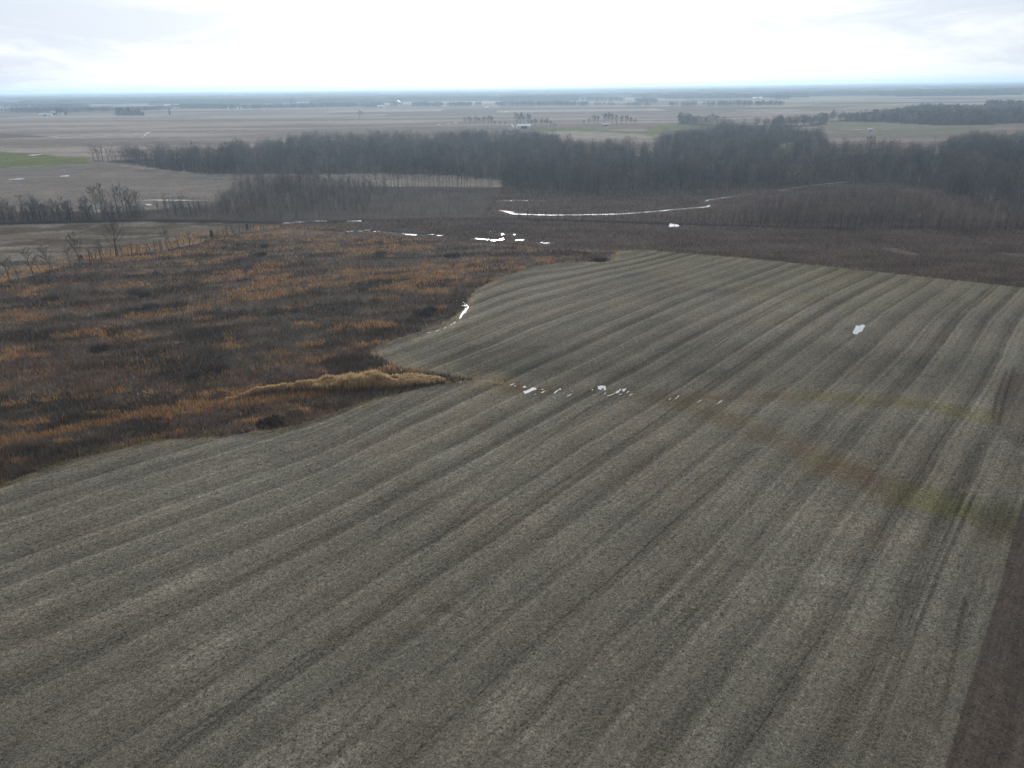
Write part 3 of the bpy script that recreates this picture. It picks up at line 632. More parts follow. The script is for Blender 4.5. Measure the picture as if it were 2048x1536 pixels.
WT = [stuff_tree(300 + i, 1.0 * 16, .25, 120, .16) for i in range(5)] + [stuff_tree(320 + i, 17.5, .22, 100, .15, tc=(.15, .14, .13)) for i in range(1)] + [stuff_tree(325, 15, .34, 170, .17)]
WTF = [stuff_tree(330 + i, 16, .30, 60, .85) for i in range(5)]
YT = [stuff_tree(360 + i, 8, .17, 60, .09) for i in range(5)]
def tree_tint(X, Y, seed, warm=.15):
    n = fbm(X / 45., Y / 45., seed, 3)[:, None]; r = np.random.default_rng(seed).random((len(X), 1))
    t = (.60 + .75 * n) * (.65 + .75 * r); t = t * np.where(r > .95, 1.4, 1.0)
    return t * (np.array([1 + warm, 1.0, .92]) * n + np.array([.95, 1.0, 1.06]) * (1 - n))
allw = []
for pg, dens, sd_, protos, hole in ((WOOD_A, 52, 1, WT, ()), (WOOD_B, 52, 2, WT, (GAP_B, CLEAR, YOUNG)), (WOOD_C, 80, 3, WTF, ()), (WOOD_D, 80, 4, WTF, ())):
    n = int(vis_area(pg) / dens); pts = scatter(pg, n, sd_, holes=hole); X, Y = pts.T
    r = np.random.default_rng(sd_); s = .60 + .55 * r.random(n) ** 1.3 + .75 * (fbm(X / 28., Y / 28., 88, 3) - .42)
    allw.append(merge(protos, X, Y, s, sd_, tree_tint(X, Y, 90 + sd_, .14) * np.array([.90, .93, .98])))
    print('wood', sd_, n)
def join(lst):
    Vs, Ts, Cs, o = [], [], [], 0
    for V, T, c in lst: Vs.append(V); Ts.append(T + o); Cs.append(c); o += len(V)
    return np.vstack(Vs), np.vstack(Ts), np.vstack(Cs)
def put_stuff(name, arr, mat, label):
    V, T, c = arr; o = link_mesh(name, V, T, mat, col=c); return tag(o, label, name.replace('_', ' '), kind='stuff')
put_stuff('woodland', join(allw), twig, 'dense leafless grey woodland filling the middle distance')
# thickets of young trees
ly = []
SCRUB1 = GP([(985, 400), (1200, 399), (1400, 394), (1500, 387), (1600, 381), (1560, 372), (1450, 374), (1200, 380), (1000, 378)])
SCRUB2 = GP([(640, 352), (760, 351), (900, 354), (1000, 366), (1010, 356), (900, 344), (640, 344)])
SCRUB3 = GP([(1780, 372), (1880, 392), (1940, 415), (2048, 445), (2400, 480), (2400, 460), (2048, 425), (1940, 396), (1880, 376), (1780, 362)])
for pg, dens, sd_, hs in ((COPSE, 21, 11, 1.0), (YOUNG, 12, 12, .85), (TLINE, 9, 13, 1.0), (SCRUB1, 15, 14, .55), (SCRUB2, 26, 15, .6), (SCRUB3, 20, 16, .9)):
    n = int(vis_area(pg) / dens); X, Y = scatter(pg, n, sd_).T; kp = np.minimum(segdist(X, Y, GP([(570, 400), (590, 398)])) / 1.6, segdist(X, Y, GP([(276, 402), (425, 403)]))) > 7; X, Y = X[kp], Y[kp]; n = len(X); r = np.random.default_rng(sd_)
    s = (.55 + .6 * r.random(n) + .7 * (fbm(X / 30., Y / 20., 66 + sd_, 3) - .5)) * hs
    if sd_ == 11: s = s * (1.25 - .85 * sstep(X, -150, -70)) * 1.1
    ly.append(merge(YT, X, Y, s, sd_, tree_tint(X, Y, 190 + sd_, .12) * (np.array([1.42, 1.32, 1.28]) if sd_ == 12 else (np.array([1.4, 1.32, 1.3]) if sd_ > 13 else np.array([1.4, 1.4, 1.42]))))); print('young', sd_, n)
put_stuff('thicket', join(ly), twig, 'thicket of thin young leafless trees beside the creek')

# distant belts of trees: (points along the base, depth m, tree height, spacing)
belts = []
def belt(pts, depth, spacing, seed, hgt=16., protos=WTF, tint=1.0):
    r = np.random.default_rng(seed); g = GP(pts); seg = np.hypot(*(g[1:] - g[:-1]).T); L = np.concatenate([[0], np.cumsum(seg)])
    n = int(3.0 * L[-1] * max(depth, spacing) / spacing ** 2); t = r.random(n) * L[-1]
    x = np.interp(t, L, g[:, 0]) + r.normal(size=n) * 3; y = np.interp(t, L, g[:, 1]) + r.random(n) * depth
    keep = fbm(t / 60., np.full(n, seed * 1.3), seed, 2) > .28
    x, y = x[keep], y[keep]; n = len(x); s = hgt / 16. * (.7 + .5 * r.random(n))
    belts.append(merge(protos, x, y, s, seed, tree_tint(x, y, seed) * tint * .72))
belt([(0, 226), (60, 226), (150, 225), (240, 224), (310, 222)], 160, 17, 501)
belt([(0, 218), (80, 216), (140, 217)], 200, 24, 502)
belt([(340, 217), (460, 219), (560, 218), (650, 216), (780, 215)], 190, 19, 503)
belt([(780, 213), (900, 214), (1000, 213), (1100, 212), (1180, 213)], 150, 19, 504)
belt([(1190, 212), (1250, 213), (1300, 213)], 30, 16, 505, 13)
belt([(1340, 213), (1345, 213), (1355, 213)], 40, 14, 506, 16)
belt([(1368, 214), (1450, 213), (1570, 212)], 50, 15, 507, 17)
belt([(1275, 207), (1315, 207)], 90, 17, 508, 19)
belt([(1545, 199), (1580, 199)], 120, 17, 509, 20)
belt([(1170, 203), (1250, 203)], 200, 25, 510, 18)
belt([(1685, 187), (1780, 188), (1900, 187), (2048, 186), (2300, 187)], 400, 38, 511, 22)
belt([(1960, 191), (1978, 191)], 80, 18, 512, 24)
belt([(640, 213), (690, 212)], 40, 16, 513, 14)
belt([(1360, 200), (1460, 198), (1550, 195)], 200, 30, 514, 18)
belt([(2000, 215), (2048, 214), (2200, 214)], 80, 17, 515, 18)
put_stuff('tree_belt', join(belts), twig, 'distant leafless tree belts between the far fields')
# forests on the horizon: blocks of wood with an uneven canopy, several kilometres off
rf = np.random.default_rng(99); FV, FT, FC = [], [], []; fo = 0
def forest_block(x0, y0, wx, wy, h):
    global fo
    nx = max(6, int(wx / 45)); ny = 4; xs = np.linspace(0, wx, nx); yy = np.linspace(0, wy, ny); Xb, Yb = np.meshgrid(xs, yy)
    ed = (fbm(Xb / 140. + x0, Yb / 200. + y0, 12, 3) - .5) * wy * .35
    Z = h * (.75 + .5 * rf.random(Xb.shape)); Xb = x0 + Xb + rf.normal(size=Xb.shape) * 9; Yb = y0 + Yb + ed
    top = np.stack([Xb.ravel(), Yb.ravel(), Z.ravel()], 1); bot = np.stack([Xb[0], Yb[0] - 6, np.full(nx, -.3)], 1)
    i = np.arange(nx * ny).reshape(ny, nx); q = np.stack([i[:-1, :-1], i[:-1, 1:], i[1:, 1:], i[1:, :-1]], -1).reshape(-1, 4)
    bi = nx * ny + np.arange(nx); q2 = np.stack([bi[:-1], bi[1:], i[0, 1:], i[0, :-1]], -1)
    bk = np.stack([Xb[-1], Yb[-1] + 6, np.full(nx, -.3)], 1); ki = nx * ny + nx + np.arange(nx); q3 = np.stack([i[-1, :-1], i[-1, 1:], ki[1:], ki[:-1]], -1)
    V = np.vstack([top, bot, bk]); FV.append(V); FT.append(np.vstack([q, q2, q3]) + fo); fo += len(V)
    FC.append(np.broadcast_to(np.array([.045, .044, .042]) * (.8 + .4 * rf.random((len(V), 1))), (len(V), 3)))
for k in range(330):
    D = 3900 * (25000 / 3900.) ** (rf.random() ** .8); x = (rf.random() * 2 - 1) * .95 * D
    forest_block(x, D, D * (.04 + .16 * rf.random()), D * (.03 + .05 * rf.random()), 17 + 4 * rf.random())
for (xa, ya, xb, wy) in ((40, 208, 200, 300), (0, 203, 140, 500), (360, 207, 780, 400), (200, 205, 330, 250), (780, 204, 1180, 500), (620, 199, 1000, 600), (1280, 197, 1560, 500), (1470, 189, 1740, 500), (1000, 198, 1230, 400)):
    a = GP([(xa, ya)])[0]; e = GP([(xb, ya)])[0]; forest_block(a[0], a[1], e[0] - a[0], wy, 19)
put_stuff('distant_forest', (np.vstack(FV), np.vstack(FT), np.vstack(FC)), brushm, 'blue grey forest blocks strung along the horizon')

# ------------------------------------------------------------------ brush, grasses, reeds
def blades(P, hgt, wid, lean, col, seed, up=1.0):
    r = np.random.default_rng(seed); n = len(P); a = r.random(n) * 6.283
    D_ = np.stack([r.normal(size=n) * lean, r.normal(size=n) * lean, np.full(n, up)], 1) * hgt[:, None]
    q = np.stack([np.cos(a), np.sin(a), np.zeros(n)], 1)
    V = np.empty((n, 3, 3)); P3 = np.column_stack([P, np.zeros(n)]); V[:, 0] = P3 - q * wid[:, None] / 2; V[:, 1] = P3 + q * wid[:, None] / 2; V[:, 2] = P3 + D_
    return V.reshape(-1, 3), np.arange(3 * n).reshape(n, 3), np.repeat(col, 3, 0)
def head(P, hgt, wid, lean, col, seed):
    """stem with a broad plume: diamond of two triangles"""
    r = np.random.default_rng(seed); n = len(P); a = r.random(n) * 6.283; q = np.stack([np.cos(a), np.sin(a), np.zeros(n)], 1)
    P3 = np.column_stack([P, np.zeros(n)]); D_ = np.stack([r.normal(size=n) * lean, r.normal(size=n) * lean, np.ones(n)], 1) * hgt[:, None]
    m = P3 + D_ * .72
    V = np.stack([P3, m - q * wid[:, None] / 2, m + q * wid[:, None] / 2, P3 + D_], 1).reshape(-1, 3)
    k = np.arange(n)[:, None] * 4; T = np.stack([np.hstack([k, k + 1, k + 2]), np.hstack([k + 1, k + 3, k + 2])], 1).reshape(-1, 3)
    return V, T, np.repeat(col, 4, 0)
def sample_view(n, y0, y1, seed):
    """points spread over the ground, thinning with distance"""
    r = np.random.default_rng(seed); y = 1 / (1 / y0 + r.random(n) * (1 / y1 - 1 / y0)); x = (r.random(n) * 2 - 1) * (.80 * y + 20); return x, y
x, y = sample_view(900000, 105, 400, 1)
m = inside(x, y, BRUSH); x, y = x[m], y[m]
om = orange_mask(x, y); r = np.random.default_rng(5); dep = y / 170.
fd_edge = sdist(x, y, BRUSH)
isor = (r.random(len(x)) < np.maximum(om * .80, .05 * (fbm(x / 8., y / 5., 119, 3) > .5)))
bx, by, bd = x[~isor], y[~isor], dep[~isor]; n = len(bx)
clump = fbm(bx / 5., by / 5., 111, 3); thick = fbm(bx / 16., by / 9., 113, 3)
keep = r.random(n) < .25 + .95 * clump; bx, by, bd, clump, thick = bx[keep], by[keep], bd[keep], clump[keep], thick[keep]; n = len(bx); print('brush', n)
hh = (.5 + 1.1 * r.random(n)) * (.45 + 1.1 * clump) * (.8 + .6 * thick)
cc = np.array([.122, .093, .073]) * (.5 + 1.0 * r.random((n, 1))) * brush_shade(bx, by)[:, None]; cc[:, 0] *= (1 + .35 * (fbm(bx / 25., by / 25., 115, 2) - .4))
grey = r.random(n) < .12; cc[grey] = np.array([.17, .15, .13]) * (.7 + .5 * r.random((grey.sum(), 1)))
put_stuff('brush', blades(np.stack([bx, by], 1), hh, (.10 + .12 * r.random(n)) * bd, .35, cc, 3), brushm, 'dark brown weedy brush covering the fallow land')
ox, oy, od = x[isor], y[isor], dep[isor]; n = len(ox); print('orange', n)
hh = .8 + .7 * r.random(n); cc = np.array([.39, .228, .112]) * (.45 + .9 * r.random((n, 1))); cc[:, 1] *= 1 + .12 * r.normal(size=n)
put_stuff('orange_grass', blades(np.stack([ox, oy], 1), hh, (.10 + .12 * r.random(n)) * od, .16, cc, 4), leafm, 'clumps of orange dry grass standing in the dark brush')
# orange strip behind the old tree line
x, y = sample_view(260000, 180, 420, 8); fd = segdist(x, y, FENCE[:13]); m = (~inside(x, y, BRUSH)) & (fd < 20) & (x < -40) & (fbm(x / 12., y / 8., 81, 3) > .35); x, y = x[m], y[m]; n = len(x)
put_stuff('tall_grass', blades(np.stack([x, y], 1), .7 + .5 * r.random(n), .25 + .2 * r.random(n), .2, np.array([.42, .25, .12]) * (.6 + .7 * r.random((n, 1))), 5), leafm, 'strip of orange grass behind the line of bare trees')
# weeds of the wet ground
WPTS = [[(1000, 421), (1030, 428), (1080, 430), (1160, 430), (1240, 428), (1310, 423), (1360, 418), (1410, 414), (1422, 410), (1410, 404), (1416, 400), (1440, 397), (1480, 391), (1530, 384), (1560, 380)], [(1000, 402), (1030, 401), (1080, 402)], [(955, 479), (1010, 480), (1044, 481)], [(1084, 487), (1095, 487)], [(1003, 468), (1029, 470)], [(1345, 450), (1346, 455)],
        [(700, 464), (740, 464), (790, 468), (830, 471), (885, 473)], [(570, 447), (640, 443), (720, 443)], [(1780, 499), (1820, 508)], [(2005, 507), (2048, 511)]]
x, y = sample_view(700000, 240, 640, 9); WL = np.vstack([WET]); LOWP = GP([(960, 432), (1000, 380), (1300, 384), (1480, 376), (1790, 366), (1900, 385), (2048, 430), (2400, 470), (2400, 500), (2048, 470), (1700, 458), (1340, 447)])
m = (inside(x, y, WET) | inside(x, y, LOWP)) & (r.random(len(x)) < .25 + fbm(x / 18., y / 7., 121, 3)); x, y = x[m], y[m]; n = len(x); print('wet', n)
near_w = np.minimum.reduce([segdist(x, y, GP(p_)) for p_ in WPTS]); kp = near_w > 3.6 + 3.0 * (r.random(len(x)) ** 2); x, y = x[kp], y[kp]; n = len(x); cc = np.array([.190, .143, .117]) * (.5 + .9 * r.random((n, 1))) * (.6 + .8 * fbm(x / 20., y / 9., 127, 3)[:, None])
put_stuff('marsh_weeds', blades(np.stack([x, y], 1), .5 + 1.1 * r.random(n), (.2 + .2 * r.random(n)) * y / 350., .3, cc, 6), brushm, 'dull reddish brown weeds over the wetland')
# pale grass along the field edge
x, y = sample_view(700000, 100, 420, 10); fs = sdist(x, y, FIELD); m = (fs > -3.0) & (fs < 1.0) & (r.random(len(x)) < .9 * sstep(fbm(x / 4., y / 4., 131, 3), .30, .5) * sstep(fs, -3.2, -.8)); x, y = x[m], y[m]; n = len(x); print('margin', n)
put_stuff('margin_grass', blades(np.stack([x, y], 1), .35 + .6 * r.random(n), .10 + .10 * r.random(n), .35, np.array([.34, .27, .155]) * (.6 + .7 * r.random((n, 1))), 7), leafm, 'pale straw grass along the edge of the crop field')
# reed beds
def reeds(pg, n, hmin, hmax, seed, label):
    r = np.random.default_rng(seed); pts = scatter(pg, n, seed); sdn = sdist(pts[:, 0], pts[:, 1], pg); hh = (hmin + (hmax - hmin) * np.clip(sdn / 1.8, 0, 1)) * (.42 + .58 * sstep(pts[:, 0], -74, -52)) * (1 - .45 * sstep(pts[:, 0], -38, -30)) * (.85 + .3 * r.random(n))
    hh = hh * (.35 + 1.1 * fbm(pts[:, 0] / 4.5, pts[:, 1] / 2.2, seed, 3)); a1 = None; A1 = lambda: blades(pts, hh * .9, np.full(n, .10), .09, np.array([.33, .205, .095]) * (.6 + .6 * r.random((n, 1))), seed + 1)
    thin = r.random(n) < sstep(sdn, -.2, 1.6) * .8 + .25; pts, hh, sdn = pts[thin], hh[thin], sdn[thin]; n = len(hh)
    k = r.random(n) < .45; a2 = head(pts[k], hh[k] * 1.05, .22 + .12 * r.random(k.sum()), .08, np.array([.56, .40, .22]) * (.7 + .5 * r.random((k.sum(), 1))), seed + 2)
    return join([A1(), a2])
RB = [GP([(430, 812), (480, 798), (545, 786), (600, 783), (680, 787), (760, 782), (850, 772), (893, 766), (880, 757), (820, 755), (770, 762), (700, 768), (640, 770), (580, 776), (540, 780), (470, 793)]),
      GP([(270, 792), (300, 795), (325, 788), (318, 778), (290, 782)]), GP([(485, 770), (500, 770), (498, 760)])]
put_stuff('reed_bed', join([reeds(RB[0], 27000, 2.3, 3.4, 41, ''), reeds(RB[1], 260, 1.2, 1.8, 44, '')]), leafm, 'long bed of tall golden reeds at the field corner')
# loose straw on the near stubble
x, y = sample_view(520000, 48, 160, 12); m = inside(x, y, FIELD) & ~inside(x, y, TILL); x, y = x[m], y[m]
uu, ss = row_coord(x, y); ph_ = ((uu + 900) / 7.7) % 1.0
m = r.random(len(x)) < (.30 + .70 * sstep(np.abs(ph_ - .30), .10, .26)) * (.35 + .8 * fbm(uu / 2.2, ss / 25., 145, 3)) * sstep(fbm(x / 11., y / 11., 147, 3), .25, .6)
x, y = x[m], y[m]; n = len(x); print('straw', n)
a = r.random(n) * 6.283; Ls = (.15 + .45 * r.random(n)); q = np.stack([np.cos(a), np.sin(a)], 1); t = np.stack([-q[:, 1], q[:, 0]], 1) * (.022 + .02 * r.random((n, 1))) * (y / 70.)[:, None]
P2 = np.stack([x, y], 1); z0 = .02 + .03 * r.random(n)
V = np.empty((n, 3, 3)); V[:, 0, :2] = P2 - t; V[:, 1, :2] = P2 + t; V[:, 2, :2] = P2 + q * Ls[:, None]; V[:, 0, 2] = z0; V[:, 1, 2] = z0; V[:, 2, 2] = z0 + .05 * r.random(n)
cs = np.array([.31, .28, .225]) * (.45 + .9 * r.random((n, 1)))
put_stuff('straw', (V.reshape(-1, 3), np.arange(3 * n).reshape(n, 3), np.repeat(cs, 3, 0)), leafm, 'loose pale straw scattered on the stubble')

# ------------------------------------------------------------------ single trees
HT = [make_tree(900 + i, 1.0, .34 + .03 * (i % 3), 11 + i % 4, 480, .10, col_t=(.07, .06, .052), col_c=(.085, .074, .066)) for i in range(5)]
MT = [make_tree(930 + i, 1.0, .24 + .04 * (i % 3), 8, 170, .13, col_t=(.085, .076, .068), col_c=(.095, .086, .078)) for i in range(6)]
ST = [make_tree(960 + i, 1.0, .14, 6, 60, .10, col_t=(.075, .062, .054), col_c=(.09, .075, .065)) for i in range(5)]
FTR = [make_tree(980 + i, 1.0, .30, 8, 230, .42, col_t=(.07, .062, .055), col_c=(.075, .068, .062)) for i in range(3)]
cache = {}
def get_mesh(key, arr, mat, name):
    if key not in cache:
        o = link_mesh(name, *arr[:2], mat, col=arr[2]); cache[key] = o.data; return o
    o = bpy.data.objects.new(name, cache[key]); C.objects.link(o); return o
def bare_tree(kind, protos, k, px, py, hm, label, group=None, lean=(0, 0), name='bare_tree', cat='tree', wide=1.0, jitter=None):
    x, y = map(float, G(px, py))
    if jitter is not None: x += jitter[0]; y += jitter[1]
    o = empty(name, (x, y, -.05), float(rng.random() * 6.28)); s = hm / 17.5; o.scale = (s * wide, s * wide, s)
    if lean != (0, 0): o.rotation_mode = 'XYZ'; o.rotation_euler = (lean[1], lean[0], o.rotation_euler[2])
    tag(o, label, cat, group)
    t, cr_ = protos[k % len(protos)]
    for nm, arr, mat in (('trunk', t, bark), ('crown', cr_, twig)):
        c = get_mesh((kind, k % len(protos), nm), arr, mat, nm); c.parent = o
    return o
ntree = 0
for (px, py, hm, lean, wd, lab) in [
    (233, 512, 17.0, (-.12, 0), 1.05, 'tallest bare tree of the old tree line, forked and leaning left above the orange grass'),
    (160, 526, 13.5, (-.20, 0), .9, 'bare tree with a hooked top leaning left beside a small round evergreen bush'),
    (141, 532, 9.0, (-.12, 0), .8, 'thin bare tree just left of the hooked tree in the old tree line'),
    (106, 541, 11.5, (-.30, 0), 1.1, 'spreading bare tree leaning hard left between two thin ones'),
    (79, 543, 7.5, (-.15, 0), .8, 'small bare tree between the two leaning trees of the old tree line'),
    (67, 550, 11.0, (-.28, 0), 1.1, 'leaning bare tree with pale twigs over the left end of the orange strip'),
    (38, 557, 9.0, (-.2, 0), 1.0, 'dark leaning bare tree second from the left photo edge'),
    (18, 560, 10.0, (-.15, 0), 1.1, 'bare tree with pale grey twigs nearest the left photo edge'),
    (202, 517, 9.0, (-.08, 0), .75, 'slender bare tree standing alone left of the tallest forked tree'),
    (333, 498, 9.5, (-.05, 0), .7, 'straight slim bare tree rising above the row of saplings'),
    (381, 493, 7.5, (-.1, 0), .7, 'slim bare tree at the right end of the sapling row before the round evergreen')]:
    bare_tree('H', HT, ntree, px, py, hm, lab, 'old bare trees along the fallow land', lean, wide=wd); ntree += 1
r = np.random.default_rng(77)
for i in range(44):
    t = i / 44 + r.random() * .02; px = 172 + 380 * t ** 1.1; py = float(np.interp(px, [140, 235, 320, 400, 425, 495, 560], [531, 512, 502, 489, 476, 462, 459])) - r.random() * 1.5
    bare_tree('S', ST, i, px, py, 3.5 + 3.5 * r.random() * (1.2 - .5 * t), 'thin bare sapling in the row edging the fallow land', 'saplings along the old tree line', (r.normal() * .08, 0), 'sapling', 'sapling', wide=2.0); ntree += 1
for i, (px, py, hm) in enumerate([(193, 424, 17), (206, 427, 18.5), (236, 426, 16), (250, 428, 18), (262, 428, 16), (277, 430, 15)]):
    bare_tree('H', HT, i + 2, px, py, hm, ['tall bare tree at the middle of the creek tree line, left of a pair', 'tallest tree of the creek tree line with upright limbs', 'broad bare tree right of the tallest one in the creek tree line', 'tall bare tree second from the right end of the creek tree line group', 'bare tree close to the right end of the creek tree line', 'last tall bare tree at the right end of the creek tree line by the water'][i], 'tall trees of the creek tree line', wide=.9); ntree += 1
for i in range(52):
    px = r.random() * 300 - 8; py = 436 + r.random() * 10 - 6 * r.random()
    bare_tree('M', MT, i, px, py, 9.5 + 5 * r.random(), 'grey bare tree in the creek tree line at the left', 'trees of the creek tree line'); ntree += 1
for i in range(34):
    px = 778 + 212 * (i + r.random()) / 34; bare_tree('M', MT, i, px, 371 + r.random() * 5, 13 + 4 * r.random(), 'slim bare tree in the open row before the flooded field', 'row of trees before the flooded field', wide=.7); ntree += 1
for i in range(26):
    px = 470 + 310 * (i + r.random()) / 26; bare_tree('M', MT, i, px, 376 + r.random() * 14, 12 + 5 * r.random(), 'bare grey tree standing above the central copse', 'trees in the central copse'); ntree += 1
for i in range(34):
    px = 187 + 300 * (i / 34) + r.random() * 6; py = float(np.interp(px, [183, 260, 330, 420, 600], [321, 327, 340, 348, 349]))
    bare_tree('M', MT, i, px, py, 15 + 4 * r.random(), 'bare tree on the front edge of the left wood', 'trees edging the left wood', wide=1.1); ntree += 1
for i in range(44):
    px = 1012 + 430 * (i + r.random()) / 44; bare_tree('S', ST, i, px, 437 + 8 * (px - 1012) / 430 + r.random() * 2, 4.5 + 4.5 * r.random(), 'thin young tree on the near bank of the stream', 'young trees along the stream bank', name='young_tree'); ntree += 1
for i in range(40):
    px = 1440 + 620 * (i + r.random()) / 40; bare_tree('S', ST, i, px, 451 + 14 * (px - 1440) / 620 - 2 * r.random(), 8 + 4 * r.random(), 'slim bare tree on the front edge of the right thicket', 'trees edging the right thicket', wide=1.2); ntree += 1
print('trees', ntree)

# evergreens
def evergreen(seed, Ht, w_, n):
    r = np.random.default_rng(seed); A = Acc(); A.add(*tube(np.zeros(3), np.array([0, 0, Ht * .9]), .03 * Ht, .02), (.07, .055, .045)); B = Acc()
    f = r.random(n) ** .8; az = r.random(n) * 6.283; rr_ = w_ * (1 - f) ** .7 * np.clip(f * 9 + .35, 0, 1) * (.5 + .5 * r.random(n))
    P0 = np.stack([np.cos(az) * rr_ * .6, np.sin(az) * rr_ * .6, Ht * (.06 + .90 * f)], 1); d = np.stack([np.cos(az), np.sin(az), .5 + r.random(n) * .5], 1) * (Ht * .085)
    V, T = slivers(P0, d, np.full(n, Ht * .05), r); B.add(V, T, np.array([.030, .042, .024]) * np.repeat(.6 + .8 * r.random(n), 3)[:, None]); return A.get(), B.get()
EV = [evergreen(70 + i, 6, 1.9 + .5 * i, 520) for i in range(3)]
def ever(k, px, py, hm, label, wide=1.0, group=None, name='evergreen_tree'):
    x, y = map(float, G(px, py)); o = empty(name, (x, y, -.05), px); s = hm / 6; o.scale = (s * wide, s * wide, s); tag(o, label, 'evergreen', group)
    for nm, arr, mat in (('trunk', EV[k][0], bark), ('crown', EV[k][1], everm)):
        c = get_mesh(('E', k, nm), arr, mat, nm); c.parent = o
ever(1, 424, 475, 4.2, 'round dark evergreen at the end of the sapling row', 1.1)
ever(2, 495, 461, 3.8, 'small dark evergreen on the crest right of the round one')
ever(2, 163, 520, 2.6, 'small evergreen bush at the foot of the hooked bare tree', 1.3)
ever(0, 340, 231, 19, 'dark cone-shaped evergreen alone in the far left field', .8)
for i, (px, hm) in enumerate([(236, 24), (244, 26), (251, 20), (258, 26), (266, 17), (272, 18), (279, 22), (286, 13)]):
    ever(i % 3, px, 232, hm, 'evergreen in the dark clump on the far left field', 1.7, 'evergreens around the far left farmstead')
for i, (px, hm) in enumerate([(116, 22), (122, 22), (128, 20), (133, 16)]):
    ever(i % 3, px, 230, hm, 'dark tree behind the farm sheds at far left', 1.3, 'dark trees at the far left farm')
# lone trees and farm trees far off
bare_tree('H', HT, 1, 719, 240, 22, 'lone tree leaning in the middle of the open brown fields', None, (.3, 0), wide=1.3)
farm = [(930, 250, 15), (940, 250, 17), (950, 249, 16), (958, 250, 14), (967, 250, 16), (976, 250, 18), (983, 250, 17), (990, 252, 9), (1000, 252, 8), (1010, 253, 9), (1034, 251, 24), (1040, 251, 24), (1057, 252, 22), (1063, 254, 14), (1072, 255, 16), (1084, 256, 16), (1092, 256, 17), (1100, 256, 13), (1110, 257, 9),
        (1168, 251, 10), (1178, 250, 12), (1188, 249, 18), (1196, 249, 16), (1208, 248, 20), (1216, 248, 21), (1224, 248, 20), (1233, 249, 18), (1243, 249, 17), (1252, 249, 17), (1262, 249, 13), (1270, 249, 10)]
for i, (px, py, hm) in enumerate(farm):
    bare_tree('F', FTR, i, px, py, hm, 'bare tree in the windbreak around the white farmhouse' if px < 1120 else 'bare tree in the windbreak right of the farmstead', 'windbreak at the white farmhouse' if px < 1120 else 'windbreak right of the farmstead', wide=1.4)
# shrubs in the fallow land
def shrub_mesh(seed, n, c):
    r = np.random.default_rng(seed); az = r.random(n) * 6.283; rr_ = np.sqrt(r.random(n)); P0 = np.stack([np.cos(az) * rr_ * .8, np.sin(az) * rr_ * .8, .55 * (1 - rr_ ** 2) * r.random(n)], 1)
    d = np.stack([np.cos(az) * .3, np.sin(az) * .3, .35 + .4 * r.random(n)], 1) + r.normal(size=(n, 3)) * .12; V, T = slivers(P0, d, .03 + .03 * r.random(n), r)
    return V, T, np.array(c) * np.repeat(.6 + .8 * r.random(n), 3)[:, None]
SH = [shrub_mesh(50 + i, 420, c) for i, c in enumerate([(.048, .042, .036), (.105, .092, .084), (.075, .056, .050)])]
for k, px, py, rw, hh_, lab in [(0, 548, 846, 4.2, 2.2, 'dark tangled shrub at the notch of the near field edge'), (0, 530, 850, 3.0, 1.6, 'low dark shrub just left of the field edge notch'), (0, 846, 630, 5.2, 2.4, 'wide dark thicket beside the ditch water'), (0, 862, 622, 3.2, 2.0, 'smaller dark thicket closest to the ditch water'), (0, 1200, 521, 5.0, 1.8, 'dark shrub in the corner where the far field begins'),
                                (1, 270, 588, 4.0, 3.0, 'pale grey shrub in the middle of the dark brush'), (1, 290, 592, 3.4, 3.2, 'pale grey shrub right beside its twin in the dark brush'), (1, 298, 615, 3.2, 2.5, 'grey shrub below the pair of pale shrubs'), (1, 530, 495, 3.0, 3.2, 'pale twiggy shrub near the crest of the fallow land'), (0, 520, 511, 4.5, 1.8, 'dark low shrub below the pale one near the crest'), (0, 905, 513, 6., 1.8, 'long dark shrub near the top right of the fallow land'), (0, 760, 508, 4.5, 1.6, 'dark shrub left of the long one near the crest'),
                                (2, 100, 600, 4.0, 2.0, 'brown shrub at the upper left of the fallow land'), (2, 200, 700, 4.0, 2.2, 'round brown shrub in the dark middle of the brush'), (2, 430, 740, 4.2, 2.0, 'brown shrub upslope of the reed bed'), (1, 390, 752, 2.6, 2.6, 'thin grey shrub between the brush and reeds'), (1, 545, 768, 3.0, 2.0, 'grey shrub behind the left end of the reeds'), (0, 620, 765, 3.5, 1.6, 'dark shrub behind the middle of the reeds'),
                                (0, 230, 670, 3.5, 1.6, 'dark shrub left of centre in the brush'), (2, 590, 830, 3.0, 1.4, 'brown shrub on the bank below the reeds'), (2, 640, 815, 3.0, 1.3, 'low brown shrub under the reed bed near the field edge')]:
    x, y = map(float, G(px, py)); key = ('SH', k); o = get_mesh(key, SH[k], brushm, 'shrub'); o.location = (x, y, 0); o.scale = (rw / 1.3, rw / 1.3, hh_ / 1.1); o.rotation_euler[2] = px; tag(o, lab, 'shrub')

